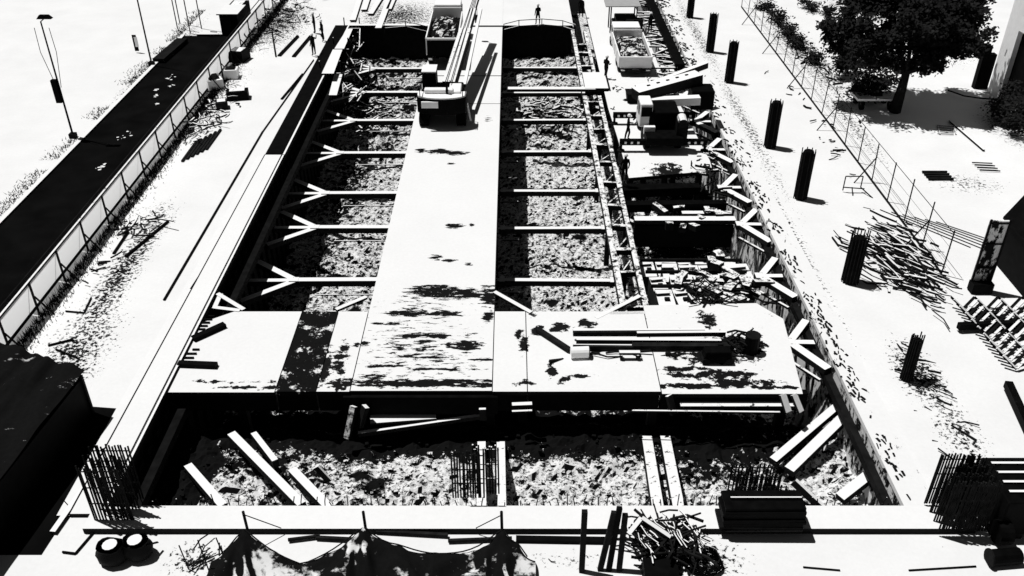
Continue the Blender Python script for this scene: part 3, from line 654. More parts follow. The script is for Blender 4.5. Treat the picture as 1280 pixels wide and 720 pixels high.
# more braces lying in the left front corner of the pit (hooked rods)
# ---------------------------------------------------------------- left hoarding
FX = -22.1
t = empty('site_hoarding', (FX,58,0), 'long white sheeting hoarding with dark posts beside the black road', 'fence')
ys = [26+2.9*i for i in range(22)]
for i,(a,b_) in enumerate(zip(ys,ys[1:])):
    MB().bar((FX-.2,a+.03,.85),(FX-.2,b_-.03,.85),.02,1.66,up=(.25,0,1)).build('panel', M_sheeting, t)
for y in ys:
    p = MB().bar((FX+.06,y,-.0),(FX+.06,y,1.75),.08).build('post', M_dark, t)
    MB().bar((FX+.1,y,1.0),(FX+.75,y,.0),.06).build('raker', M_dark, p)
MB().bar((FX+.0,ys[0],1.72),(FX+.0,ys[-1],1.72),.1).build('top_rail', M_steelworn, t)
MB().bar((FX-.16,ys[0],1.9),(FX-.16,ys[-1],1.9),.05).build('top_rail', M_dark, t)
m = MB(); random.seed(11)
for j in range(9000):
    y = random.uniform(26,88); x = FX+.15+abs(random.gauss(0,.38)); h = random.uniform(.1,.5)*max(.25,1-(x-FX)*.6)
    dx,dy = random.uniform(-.12,.12),random.uniform(-.12,.12)
    m.bm.faces.new([m.bm.verts.new(q) for q in ((x-.02,y,0),(x+.02,y+.01,0),(x+dx,y+dy,h))])
mg = plain('dark_weeds', .01, .9, .4)
m.build('weeds', mg, label='dark weeds along the foot of the white sheeting hoarding', cat='weeds', kind='stuff')
m = MB()
for j in range(2600):
    y = random.uniform(32,84); x = -28.35-abs(random.gauss(0,.45))
    if noise.noise(Vector((y*.35,1.3,0)))<.0: continue
    h = random.uniform(.04,.22); dx,dy = random.uniform(-.2,.2),random.uniform(-.2,.2)
    m.bm.faces.new([m.bm.verts.new(q) for q in ((x-.025,y,0),(x+.03,y+.01,0),(x+dx,y+dy,h))])
m.build('verge_weeds', mg, label='patchy dark weeds along the far kerb of the black road', cat='weeds', kind='stuff')
# things on the left path
for k,(a,b_,w,lab) in enumerate((((205,375),(328,165),.06,'long thin dark pipe lying along the left path'),((328,165),(392,75),.05,'thin dark pipe continuing towards the workers on the left path'),((238,362),(262,325),.05,'short dark pipe beside the capping beam'),
     ((352,124),(378,93),.09,'short dark pipe right of the long one near the workers'),((349,70),(372,46),.16,'left of two dark poles lying side by side on the left path'),((367,71),(388,46),.16,'right of two dark poles lying side by side on the left path'),
     ((82,389),(105,391),.04,'lower bar of a thin frame by the hoarding'),((105,391),(114,372),.04,'side bar of a thin frame by the hoarding'),((60,432),(92,424),.05,'thin rod near the black roofed shed'),((70,437),(96,447),.05,'second thin rod near the black roofed shed'),
     ((265,322),(305,240),.03,'fine dark cable lying right of the long pipe'),((157,321),(210,277),.09,'dark rod leaning out of the scrap pile'),((142,317),(160,290),.08,'short dark rod in front of the scrap pile'),((345,71),(340,40),.07,'thin dark pole beside the far path'))):
    A,B = G(*a,.05),G(*b_,.05)
    c=(A+B)/2; c.z=0
    MB().tube(A,B,w,n=6).build('steel_pipe', M_black, loc=c, label=lab, cat='pipe')
random.seed(12)
def scrap(px, py, sx, sy, n, mat, name, label, zmax=.5, ln=(.3,1.2), w=.06, ang=None):
    p = G(px,py); m = MB()
    for j in range(n):
        c = p+Vector((random.gauss(0,sx*.4),random.gauss(0,sy*.4),random.uniform(min(.05,zmax-.6),zmax)))
        a = random.uniform(0,PI) if ang is None else random.gauss(ang,.25); l = random.uniform(*ln)/2
        d = Vector((math.cos(a)*l,math.sin(a)*l,random.uniform(-.12,.12)*l*2)); ww = w*random.uniform(.6,1.5)
        kink = Vector((-d.y,d.x,0))*random.gauss(0,.22)
        m.bar(c-d,c+kink,ww,ww); m.bar(c+kink*.98,c+d,ww,ww)
    return m.build(name, mat, loc=p, label=label, cat='scrap', kind='stuff')
scrap(177,285,1.5,1.6,26,M_dark,'scrap_heap','tangle of dark frames and rods beside the hoarding shadow',.5)
scrap(177,283,1.4,1.4,14,M_wood,'scrap_heap','pale boards mixed into the tangle beside the hoarding shadow',.6)
scrap(262,150,1.6,5,60,M_dark,'scrap_heap','dark rubbish strewn beside the stacked crates on the left path',.4,(.2,.9))
scrap(262,150,1.6,5,40,M_wood,'scrap_heap','pale offcuts strewn beside the stacked crates on the left path',.5,(.2,.9))
scrap(345,25,3.5,9,120,M_rust,'scrap_heap','dark brush and rubbish at the far end of the left path',.8,(.2,1.2))
scrap(135,330,.8,2,16,M_dark,'scrap_heap','short dark sticks at the foot of the hoarding',.3,(.2,.8))
scrap(1120,325,2.2,4.2,110,M_wood,'scrap_heap','pale laths heaped beside the tall dark bundle on the right',.5,(.5,2.0),.08,2.2)
scrap(1124,328,2.2,4.2,130,M_rust,'scrap_heap','dark bars heaped among the pale laths on the right',.5,(.4,1.8),.06,2.2)
scrap(1152,468,1.1,2.2,60,M_rust,'scrap_heap','dark bar offcuts beside the shortest bundle on the right',.25,(.3,1.0),.05,2.3)
scrap(1195,545,1.0,2.2,26,M_rust,'scrap_heap','bent dark bars scattered behind the right rebar cage',.15,(.5,1.3),.045,2.7)
scrap(1240,400,1.0,.8,30,M_rust,'scrap_heap','dark bars beside the stacked troughs',.3,(.4,1.5),.06,2.6)
scrap(1000,60,1.3,14,90,M_rust,'scrap_heap','dark brush along the foot of the right fence',.4,(.2,1.0),.08)
scrap(1080,15,7,7,60,M_rust,'scrap_heap','dark litter on the ground left of the big tree',.4,(.3,1.4),.12)
scrap(905,352,2.6,2.6,34,M_battered,'board_scrap','pale boards strewn over the formwork in the right bay',-.1,(.5,1.6),.3)
scrap(905,372,2.2,1.6,22,M_rust,'bar_scrap','dark bars strewn over the formwork in the right bay',.35,(.3,1.3),.06)
scrap(860,258,2.6,1.4,16,M_battered,'board_scrap','pale boards on the ledge below the front edge of the right platform',-.5,(.3,1.4),.3)
scrap(885,190,.8,4,22,M_battered,'board_scrap','pale boards jammed between the mobile crane and the right wall',.1,(.3,1.4),.1)
scrap(880,215,.8,4,18,M_rust,'bar_scrap','dark bars jammed between the mobile crane and the right wall',.4,(.3,1.3),.07)
scrap(768,113,.8,.6,10,M_rust,'bar_scrap','small dark offcuts on the raised walkway landing',.35,(.1,.5),.05)
scrap(830,118,.8,3.5,40,M_rust,'bar_scrap','dark offcuts beside the lowered boom of the mobile crane',.4,(.2,1.0),.07)
scrap(815,150,1.2,1.0,20,M_dark,'bar_scrap','dark hoses lying round the mobile crane',1.4,(.3,1.2),.06)
scrap(925,432,1.2,.8,50,M_rust,'bar_scrap','dark offcuts round the black drum on the cross deck',.5,(.2,1.0),.05)
scrap(800,445,3.5,.25,34,M_darkwood,'bar_scrap','dark sticks along the near side of the long timber stack',.15,(.3,1.6),.07,0)
scrap(470,92,2.5,5,60,M_battered,'board_scrap','pale broken boards at the far end of the left bay',-3,(.3,1.4),.12)
scrap(690,84,3,3,60,M_battered,'board_scrap','pale broken boards at the far end of the middle bay',-3,(.3,1.4),.12)
scrap(1030,165,1.0,14,70,M_rust,'litter','dark litter strewn along the near side of the right fence',.15,(.1,.7),.06)
scrap(770,140,.8,2,12,M_rust,'litter','small dark litter on the right platform left of the mobile crane',.1,(.1,.6),.05)
scrap(650,697,6,.4,30,M_rust,'litter','small dark litter along the bottom ground',.06,(.05,.3),.03)
def crate(px,py,sx,sy,sz,rz,mat,lab,z=0):
    p = G(px,py,z); r = empty('crate', p, lab, 'crate')
    MB().box(p+Vector((0,0,sz/2)),(sx,sy,sz),rz).build('body', mat, r)
    MB().box(p+Vector((0,0,sz+.04)),(sx*.7,sy*.7,.06),rz).build('lid', M_black if mat is M_white else M_steelworn, r)
crate(268,108,1.1,1.6,.7,.5,M_white,'pale crate leaning among the rubbish by the hoarding')
crate(298,123,1.5,.9,.6,.2,M_black,'black crate on the left path near the hoarding posts')
crate(290,97,1.0,.9,.7,.1,M_white,'pale crate behind the black crate on the left path')
crate(300,75,1.2,1.4,.8,-.2,M_black,'dark crate farthest up the left path')
crate(278,135,.8,.8,.5,.3,M_darkwood,'small dark crate nearest the long pipes')
for k in range(6):
    a,b_ = G(228+k*6,203-k*3),G(246+k*6,178-k*3)
    beam('timber_board', a+Vector((0,0,.07)), b_+Vector((0,0,.07)), .14,.1, M_darkwood, '%s dark lath of the row lying by the hoarding shadow'%ORD[k],'board','laths by the hoarding')
# black roofed shed on the left
t = empty('tarp_roofed_shed', (-20,26,0), 'low shed under a black tarpaulin roof at the left edge', 'shed')
c = G(105,460,2.3)
m = MB(); nseg=60; g=[]
A_, B_, C_, D_ = G(106,460,2.3), G(-60,418,2.6), G(-80,640,2.3), G(-8,604,1.9)
A_=Vector((c.x,c.y,2.2)); Bp=G(0,428,2.2); Bp=Bp+(Bp-A_)*.9; Dp=G(0,600,2.1); Dp=A_+(Dp-A_)*1.5; Cp=Bp+(Dp-A_)
for j in range(nseg+1):
    row=[]
    for i in range(nseg+1):
        a,b_=i/nseg,j/nseg
        q=A_.lerp(Bp,a).lerp(Dp.lerp(Cp,a),b_)
        q=q+Vector((0,0,(.35*noise.noise(Vector((a*9,b_*4,0)))+.16*noise.noise(Vector((a*22,b_*9,4))))*min(1,4*min(a,1-a)+.25)+.12*abs(math.sin(a*9+b_*3))*(1-b_)-.03))
        row.append(m.bm.verts.new(q))
    g.append(row)
for j in range(nseg):
    for i in range(nseg): m.bm.faces.new((g[j][i],g[j][i+1],g[j+1][i+1],g[j+1][i]))
m.build('tarpaulin_roof', M_tarpfold, t, smooth=True)
m = MB(); q=[A_,Bp,Cp,Dp]; cen=sum(q,Vector())/4
q2=[cen+(x-cen)*.96 for x in q]
m.prism([(x.x,x.y) for x in q2],0,1.85); m.build('shed_body', M_black, t)
for k,x in enumerate(q2): MB().bar((x.x,x.y,0),(x.x,x.y,2.0),.12).build('corner_post', M_dark, t)
# shed's cast shadow painted on the ground as a black sheet
m = MB(); shadow_pts=[G(82,506),G(150,511),G(118,592),G(52,694),G(-60,694),G(-60,506)]
m.bm.faces.new([m.bm.verts.new((p.x,p.y,.006)) for p in shadow_pts]); m.build('path', M_asph_shadow, kind='structure')
beam('timber_board', G(118,592,.1), G(66,666,.1), .2,.12, M_steel, 'pale edging board beside the painted shed shadow at the left','board')
m=MB().path([G(76,622,.05),G(92,640,.05),G(112,612,.05)],.04); 
m.build('cable', M_black, loc=G(92,630), label='black cable curling near the left end of the front beam', cat='cable')
m=MB().path([G(78,690,.05),G(94,692,.05),G(118,664,.05),G(140,665,.05)],.04); m.build('cable', M_black, loc=G(92,690), label='black cable left of the two black sacks', cat='cable')
# ---------------------------------------------------------------- rebar cages at the front corners
def cage(cx, cy, w, d, h, n, label, name='rebar_cage', z0=.24, rows=2, mat=None, lean=0, rung=True):
    r = empty(name, (cx,cy,z0), label, 'rebar cage')
    for j in range(rows):
        yy = cy + (j-(rows-1)/2)*d
        for i in range(n):
            x = cx+(i/(n-1)-.5)*w+random.uniform(-.02,.02); a=random.uniform(-.03,.03)
            MB().tube((x,yy,z0),(x+a+lean,yy+random.uniform(-.03,.03),z0+h*random.uniform(.94,1.03)),.032,n=5).build('upright_bar', mat or M_rust, r)
    if rung:
        for zz in (.3,.6,.9): 
            for j in range(rows):
                yy = cy + (j-(rows-1)/2)*d+.04
                MB().tube((cx-w/2,yy,z0+h*zz),(cx+w/2,yy,z0+h*zz),.025,n=5).build('tie_bar', mat or M_rust, r)
    return r
cage(-13.75,22.35,1.35,.5,2.5,14,'dark rebar cage standing at the left front corner of the pit',rows=3)
cage(15.35,22.0,1.55,.42,2.3,20,'dark rebar cage standing at the right front corner of the pit',rows=4)
cage(-1.55,22.9,1.1,.2,2.2,13,'upright rebar panel standing in the middle of the front beam',rows=1)
cage(-.9,23.1,.9,.2,2.3,9,'narrow rebar panel just behind the one in the middle of the front beam',rows=1,mat=M_steelworn)
cage(9.0,23.9,1.7,.5,2.0,14,'rebar cage standing behind the dark stack on the front beam',rows=3,z0=-1.6)
# white inner rods on left cage
for k in range(7): 
    x=-14.1+k*.13; MB().tube((x,22.05,.24),(x-.02,22.05,2.3-.1*k),.02,n=5).build('steel_rod', M_steel, loc=(x,22.05,.24), label='bright rod in front of the left rebar cage, %s from left'%ORD[k], cat='rod', group='bright rods of the left cage')
# ---------------------------------------------------------------- upright dark bundles on the right
posts = [(1132,474,2.25,.55,True),(1062,352,2.7,.95,True),(1000,248,3.2,.9,False),(962,184,3.3,.9,False),(911,103,3.3,.8,False),(887,65,3.3,.75,False),(862,22,3.0,.7,False)]
where = ['shortest and nearest the camera, among the bar offcuts','thickest, with a ragged top beside the heap of laths','third from the camera along the right wall','fourth from the camera along the right wall','fifth from the camera along the right wall','sixth from the camera along the right wall','farthest up the right wall']
for (px,py,h,w,rag),lab in zip(posts,where):
    p = G(px,py); r = empty('rebar_column', p, 'tall dark upright bundle, '+lab, 'column', 'dark upright bundles along the right wall')
    m = MB(); n=10; prev=None; prof=[(0,.40),(.06,.5),(.5,.47),(.93,.44),(1,.34)]
    for (a,b1),(c_,b2) in zip(prof,prof[1:]): m.tube(p+Vector((0,0,a*h*.93)),p+Vector((0,0,c_*h*.93)),w*b1*.86,w*b2*.86,n=n)
    m.build('wrapping', M_black, r)
    for i in range(16 if rag else 8):
        a = i*2*PI/(16 if rag else 8); e=Vector((math.cos(a)*w*.42,math.sin(a)*w*.42,0))
        MB().tube(p+e,p+e*random.uniform(.9,1.1)+Vector((0,0,h*(random.uniform(.93,1.07) if rag else .95))),.03,n=5).build('upright_bar', M_rust, r)
# ---------------------------------------------------------------- right fence
FR = 21.5
t = empty('wire_fence', (FR,60,0), 'long see-through wire fence with thin dark posts on the right', 'fence')
ys = [38.2+2.6*i for i in range(19)]
for zz in (.75,1.5): MB().tube((FR,ys[0],zz),(FR,ys[-1],zz),.008,n=4).build('wire', M_dark, t)
for i,y in enumerate(ys):
    MB().bar((FR-.08,y,0),(FR-.08+random.uniform(-.12,.12),y+random.uniform(-.1,.1),random.uniform(2.3,2.75)),.05).build('post', M_dark, t)
    if i%3==1: MB().bar((FR-.1,y,1.6),(FR-1.2,y-.2,.0),.05).build('raker', M_dark, t)
MB().bar((FR-.03,ys[0],2.3),(FR-.03,ys[-1],2.3),.025).build('top_rail', M_dark, t)
MB().bar((FR-.12,ys[0],.12),(FR-.12,ys[-1],.12),.06).build('bottom_rail', M_dark, t)
for k in range(6):
    a = G(1100+k*14,262+k*3,.04); beam('steel_rod', a, a+Vector((3.3,-4.2+.2*k,0)), .035,.03, M_dark, '%s long thin rod lying on the ground before the right fence'%ORD[k],'rod','thin rods before the right fence')
# folding frame, little barrier
p=G(1053,240); r=empty('barrier_frame',p,'small thin metal frame standing between the wall and the right fence','barrier')
for a,b_ in (((0,0,1.0),(1.0,0,1.0)),((0,0,.1),(0,0,1.0)),((1.0,0,.3),(1.0,0,1.0)),((0,0,.3),(1.2,-.1,.25)),((.5,0,.3),(.45,-.5,0)),((1.0,0,.3),(1.5,-.8,0))): MB().bar(p+Vector(a),p+Vector(b_),.05).build('frame_bar', M_dark, r)
# hatched screen and dark shelter at the right edge
p0,p1 = G(1210,362),G(1233,362)
r=empty('panel_screen',p0,'narrow upright screen of pale panels and dark stains at the end of the right fence','screen')
MB().box(((p0.x+p1.x)/2,p0.y,1.9),(p1.x-p0.x,.12,3.8)).build('panel', M_wallR, r)
for x in (p0.x,p1.x): MB().bar((x,p0.y-.08,0),(x,p0.y-.08,3.9),.08).build('post', M_dark, r)
for zz in (1.3,2.6,3.7): MB().bar((p0.x,p0.y-.09,zz),(p1.x,p0.y-.09,zz),.06).build('crossbar', M_dark, r)
MB().box(((p0.x+p1.x)/2,p0.y-.2,.3),(1.0,.5,.5)).build('base_block', M_black, r)
r=empty('open_shelter',(26,40,0),'dark open shelter cut by the right edge of the photo','shelter')
q=[G(1240,325,0),G(1290,385,0),G(1340,330,0),G(1285,275,0)]
MB().prism([(x.x,x.y) for x in q],.0,2.4).build('shelter_body', M_black, r)
cen=sum(q,Vector())/4
MB().prism([(cen.x+(x.x-cen.x)*1.08+.0,cen.y+(x.y-cen.y)*1.08) for x in q],2.4,2.5).build('roof', M_black, r)
MB().tube(G(1276,338,.6),G(1278,338,.6)+Vector((.1,0,0)),.4,n=14).build('round_sign', M_greyroof, r)
# stacked troughs (zigzag sheets)
for k in range(18):
    y0 = 35.0-.27*k; x0 = 20.6+.02*k+(.5 if k%2 else 0)*0
    m = MB(); pts=[(x0+i*.55, 0 if i%2 else .42) for i in range(9)]
    for (xa,za),(xb,zb) in zip(pts,pts[1:]): m.bar((xa,y0+za*.8,za+.12+.05*k%.1),(xb,y0+zb*.8,zb+.12),.12,.06,up=(0,0,1))
    m.build('zigzag_trough', M_steelworn if k%2 else M_black, loc=(x0,y0,0), label='%s zigzag steel sheet of the stack at the right edge, counted from the back'%ORD[k], cat='steel sheet', group='zigzag sheets at the right edge')
beam('steel_beam', G(1198,408,.3), G(1290,404,.3), .25,.3, M_black, 'dark beam lying behind the stacked zigzag sheets')
beam('steel_beam', G(1260,480,.3), G(1290,545,.3), .3,.3, M_black, 'dark beam lying in front of the stacked zigzag sheets')
# ---------------------------------------------------------------- dark stack + corner generator
t = empty('plank_stack', G(952,668), 'tall black stack of flat planks lying across the front beam', 'stack')
random.seed(9)
for k in range(9):
    c = (G(904,658,.3).x+G(998,658,.3).x)/2+random.uniform(-.06,.06)
    MB().box((c,21.7+random.uniform(-.03,.03),.32+k*.125),(2.75+random.uniform(-.1,.1),.85,.11),random.uniform(-.01,.01)).build('plank', M_black if k not in (1,) else M_dark, t)
MB().box((G(952,668).x,21.28,.33),(2.6,.06,.05)).build('batten', M_steel, t)
MB().box((G(952,668).x,21.72,1.47),(2.4,.05,.04)).build('batten', M_steel, t)
p = G(1262,668); r = empty('generator_set', p, 'black generator box with pale rails on top at the right bottom corner', 'generator')
MB().box(p+Vector((.35,.9,.95)),(1.9,2.2,1.5)).build('housing', M_black, r, bevel=.04)
for k in range(4): MB().box(p+Vector((.4,.3+k*.45,1.74)),(1.6,.1,.06)).build('roof_rail', M_steel, r)
MB().box(p+Vector((-.2,.9,.12)),(1.0,2.2,.24)).build('skid', M_dark, r)
MB().tube(p+Vector((-.75,-.3,.45)),p+Vector((-.3,-.3,.45)),.42,n=16).build('wheel', M_black, r)
MB().tube(p+Vector((-.72,.9,.45)),p+Vector((-.3,.9,.45)),.42,n=16).build('wheel', M_black, r)
p=G(1250,704); r=empty('black_bin',p,'black bin lying below the generator at the bottom right corner','bin')
MB().tube(p+Vector((-.4,0,.25)),p+Vector((.6,.1,.25)),.28,n=14).build('bin_body', M_black, r); MB().tube(p+Vector((-.45,0,.25)),p+Vector((-.39,0,.25)),.32,n=14).build('rim', M_dark, r)
for k,(a,b_) in enumerate((((1004,709),(1050,713)),((1136,713),(1220,708)))):
    MB().tube(G(*a,.03),G(*b_,.03),.03,n=6).build('steel_rod', M_black, loc=G(*a), label='%s dark rod lying on the ground along the bottom edge'%('left','right')[k], cat='rod')
# ---------------------------------------------------------------- sacks
for k,(px,py,rz) in enumerate(((143,700,.3),(174,694,-.5))):
    p = G(px,py); r = empty('open_sack', p, ('left','right')[k]+' black open sack with a pale lining on the front ground', 'sack', 'open black sacks')
    m = MB(); n=16; rings=[(.0,.30),(.15,.40),(.4,.42),(.6,.34),(.72,.36)]
    V_=[]
    for z_,rr in rings: V_.append([m.bm.verts.new(p+Vector((math.cos(2*PI*i/n)*rr*1.25*(1+.12*noise.noise(Vector((i,z_*3,k)))),math.sin(2*PI*i/n)*rr*(1+.15*noise.noise(Vector((i*2,z_*3,k+4)))),z_+.05*math.sin(i*1.3)*z_))) for i in range(n)])
    for a,b_ in zip(V_,V_[1:]):
        for i in range(n): m.bm.faces.new((a[i],a[(i+1)%n],b_[(i+1)%n],b_[i]))
    m.bm.faces.new(V_[0]); m.build('sack_body', M_tarp, r, smooth=True)
    MB().tube(p+Vector((-.05,.1,.6)),p+Vector((-.05,.1,.64)),.24,n=12).build('lining', M_white, r)
    MB().bar(p+Vector((.4,-.1,.6)),p+Vector((.62,.25,.35)),.08,.03).build('handle', M_tarp, r)
# ---------------------------------------------------------------- tarpaulin screen in front
POSTS=[(316,672),(461,668),(628,672)]
t = empty('tarpaulin_screen', G(470,690), 'creased black tarpaulin sagging between three posts along the bottom edge', 'tarpaulin')
xs = [G(px,668).x for px,_ in POSTS]; yT = 20.75
def ridge(x):
    pk = [(-9.9,.25),(xs[0],1.0),(xs[0]+2.0,.18),(xs[1],1.05),(xs[1]+1.2,.62),(xs[1]+3.2,.45),(xs[2],1.0),(xs[2]+.5,.7),(xs[2]+1.1,.25)]
    for (a,za),(b_,zb) in zip(pk,pk[1:]):
        if a <= x <= b_:
            u=(x-a)/(b_-a); return za+(zb-za)*(u if True else u)-.10*math.sin(PI*u)
    return .1
m = MB(); g=[]; NX,NY=170,26; x0,x1=-9.9,xs[2]+1.1
for j in range(NY+1):
    row=[]
    for i in range(NX+1):
        x=x0+(x1-x0)*i/NX; v=j/NY
        z=ridge(x)
        yr=yT-(1.0-min(1,z))*1.0
        if v<.12: zz=z*(v/.12)**.5; y=yr+.22-.22*(v/.12)
        else: w=(v-.12)/.88; zz=z*(1-w)**1.4+.04; y=yr-w*2.3
        xp=min(xs,key=lambda q:abs(q-x)); an=math.atan2(x-xp, yT+.5-y); dd=math.hypot(x-xp,yT+.5-y)
        wr=.13*math.sin(an*11+2.5*noise.noise(Vector((x,y,2))))*min(1,max(0,dd-.4))*min(1,max(0,v-.1)*4)+.12*noise.noise(Vector((x*1.3+y*.8,y*1.6,3)))+.05*noise.noise(Vector((x*4.0+y*3,y*3.0,7)))+.04*math.sin(x*5+y*4)*noise.noise(Vector((x,y,1)))
        row.append(m.bm.verts.new((x,y+wr*.3,max(.03,zz+wr*(1 if v>.05 else 0)))))
    g.append(row)
for j in range(NY):
    for i in range(NX): m.bm.faces.new((g[j][i],g[j][i+1],g[j+1][i+1],g[j+1][i]))
mt = M_tarplight
# invert: mostly black, light on the folds painted as pale streaks where noise is low
m.build('sheet', mt, t, smooth=True)
MB().path([Vector((x0,yT+.2,.1))]+[Vector((x,yT+.02-(1.0-min(1,ridge(x)))*1.0,ridge(x)+.04)) for x in [x0+(x1-x0)*i/40 for i in range(1,40)]],.025,5).build('rope', M_dark, t)
for k,(px,py) in enumerate(POSTS):
    p=G(px,668); MB().tube((p.x,yT+.35,0),(p.x-.02,yT+.35,1.35+.1),.05,n=8).build('steel_post', M_dark, loc=(p.x,yT+.35,0), label='dark post behind the %s peak of the black tarpaulin'%('left','middle','right')[k], cat='post', group='posts of the tarpaulin screen')
for k,(a,b_) in enumerate((((xs[0],yT+.35,1.3),(xs[0]+1.0,yT+.7,.28)),((xs[2],yT+.35,1.3),(xs[2]-.9,yT+.7,.28)))):
    MB().tube(a,b_,.018,n=5).build('guy_rope', M_dark, loc=b_, label='thin rope running down from the %s tarpaulin post'%('left','right')[k], cat='rope')
for k,(a,b_,w) in enumerate((((470,664),(560,669),.07),((560,676),(640,673),.06),((395,672),(470,676),.07),((360,675),(400,670),.05))):
    beam('dark_timber', G(*a,.12),G(*b_,.12),w*1.6,.1,M_darkwood,'%s dark strip lying between the beam and the tarpaulin'%ORD[k],'timber','dark strips before the front beam')
scrap(252,702,.6,.5,22,M_rust,'scrap_heap','small bundle of thin bars left of the black tarpaulin',.3,(.3,.9),.03,.9)
for k,(a,h) in enumerate((((236,712),1.1),((262,716),1.5),((280,697),.9))): 
    p=G(*a); MB().tube(p,p+Vector((-.12,.05,h)),.022,n=5).build('steel_rod', M_dark, loc=p, label='thin rod sticking up left of the tarpaulin, %s from left'%ORD[k], cat='rod', group='thin rods left of the tarpaulin')
# ---------------------------------------------------------------- front clutter right of the tarpaulin
p=G(728,725); MB().bar((p.x,p.y+.35,0),(p.x,p.y+.55,2.6),.18,.16).build('dark_post', M_dark, loc=p, label='tall dark post standing alone right of the tarpaulin', cat='post')
for k,(px,h,l) in enumerate(((757,2.4,.25),(768,2.6,.12),(781,2.3,-.02))):
    p=G(px-6,722); MB().bar(p+Vector((0,.3,0)),p+Vector((l+.1,.6,h)),.17,.14).build('timber_post', M_darkwood if k!=1 else M_black, loc=p, label='leaning dark post beside the bar heap, %s from left'%ORD[k], cat='post', group='leaning dark posts')
beam('timber_board', G(786,668,.9), G(802,648,1.2), .16,.1, M_wood, 'left pale board of the peak over the bar heap','board')
beam('timber_board', G(802,648,1.2), G(838,672,.9), .16,.1, M_wood, 'right pale board of the peak over the bar heap','board')
scrap(830,690,1.3,.9,170,M_rust,'bar_heap','big heap of dark bars at the middle of the bottom edge',1.0,(.4,1.6),.05)
scrap(838,690,1.4,.8,60,M_steel,'bar_heap','bright bars mixed into the dark heap at the bottom edge',1.1,(.4,1.4),.03,1.9)
p=G(880,708); r=empty('wire_coil',p,'flat coil of dark bars right of the bar heap','coil')
for k in range(7):
    m=MB(); n=22; rx=.62-.03*k
    m.path([p+Vector((math.cos(2*PI*i/n)*rx+random.uniform(-.02,.02),math.sin(2*PI*i/n)*.42,.05+.075*k)) for i in range(n+1)],.025,5); m.build('loop', M_rust, r)
MB().box(G(825,715,.3),(1.1,.6,.6)).build('black_box', M_black, loc=G(825,715), label='black box standing in the dark bar heap', cat='box')
beam('dark_timber', G(645,674,.08), G(765,676,.08), .22,.14, M_black, 'black strip lying against the front beam beside the lone dark post','timber')
# ---------------------------------------------------------------- lamp posts left
def lamp(px,py,h,label,arm=True):
    p=G(px,py); r=empty('street_lamp',p,label,'street lamp','poles beyond the black road')
    MB().tube(p,p+Vector((0,0,h)),.07,.045,n=8).build('pole', M_dark, r)
    if arm:
        MB().tube(p+Vector((0,0,h)),p+Vector((.5,0,h+.35)),.03,n=6).build('arm', M_dark, r)
        MB().box(p+Vector((.3,0,h+.3)),(.9,.35,.22),taper=.6).build('lamp_head', M_black, r)
        MB().box(p+Vector((-.2,-.05,h*.42)),(.35,.3,1.5)).build('junction_box', M_black, r)
        for s in (-.5,.4): MB().path([p+Vector((s,0,h*.95)),p+Vector((s*1.1,0,h*.75)),p+Vector((s*.3,0,h*.45))],.02,5).build('hanging_cable', M_dark, r)
    MB().box(p+Vector((0,0,.15)),(.4,.4,.3)).build('base', M_dark, r)
lamp(92,172,7.6,'tall thin lamp post with a dark box on the pale ground left of the road')
lamp(190,82,9,'tall thin pole near the far end of the road, beside the small notice board',False)
for k,(px,py) in enumerate(((222,36),(238,42),(252,36),(225,30))):
    p=G(px,py); MB().tube(p,p+Vector((0,0,6)),.05,n=6).build('steel_pole', M_dark, loc=p, label='thin dark pole at the far end of the road, %s from front'%ORD[k], cat='pole', group='thin poles at the far end of the road')
p=G(172,66); r=empty('notice_board',p,'small dark frame standing by the far pole','board')
MB().box(p+Vector((0,0,.8)),(.3,.1,1.3)).build('board', M_black, r); MB().box(p+Vector((0.12,-.07,.9)),(.25,.04,.8)).build('pale_panel', M_white, r)
# white cabin at the end of road
p=G(289,45); r=empty('site_cabin',p,'small black faced cabin with a pale roof closing the far end of the black road','cabin')
MB().box((p.x,p.y+1.2,.9),(1.5,2.4,1.8)).build('wall', M_black, r)
MB().box((p.x,p.y+1.2,1.86),(1.8,2.8,.1)).build('roof', M_conc, r)
MB().box((p.x-.2,p.y-.02,.8),(.7,.06,1.5)).build('door', M_dark, r)
beam('steel_rod', G(246,44,.1), G(278,44,.1), .12,.1, M_black, 'dark sill across the far end of the black road','sill')
p=G(303,28); crate(302,30,1.4,2,1.8,0,M_black,'tall black cabinet beside the small cabin')
p=G(210,72); beam('dark_timber', G(198,76,.2), G(228,50,.2), .9,.3, M_dark, 'dark slab lying beside the kerb at the far end of the road','slab')
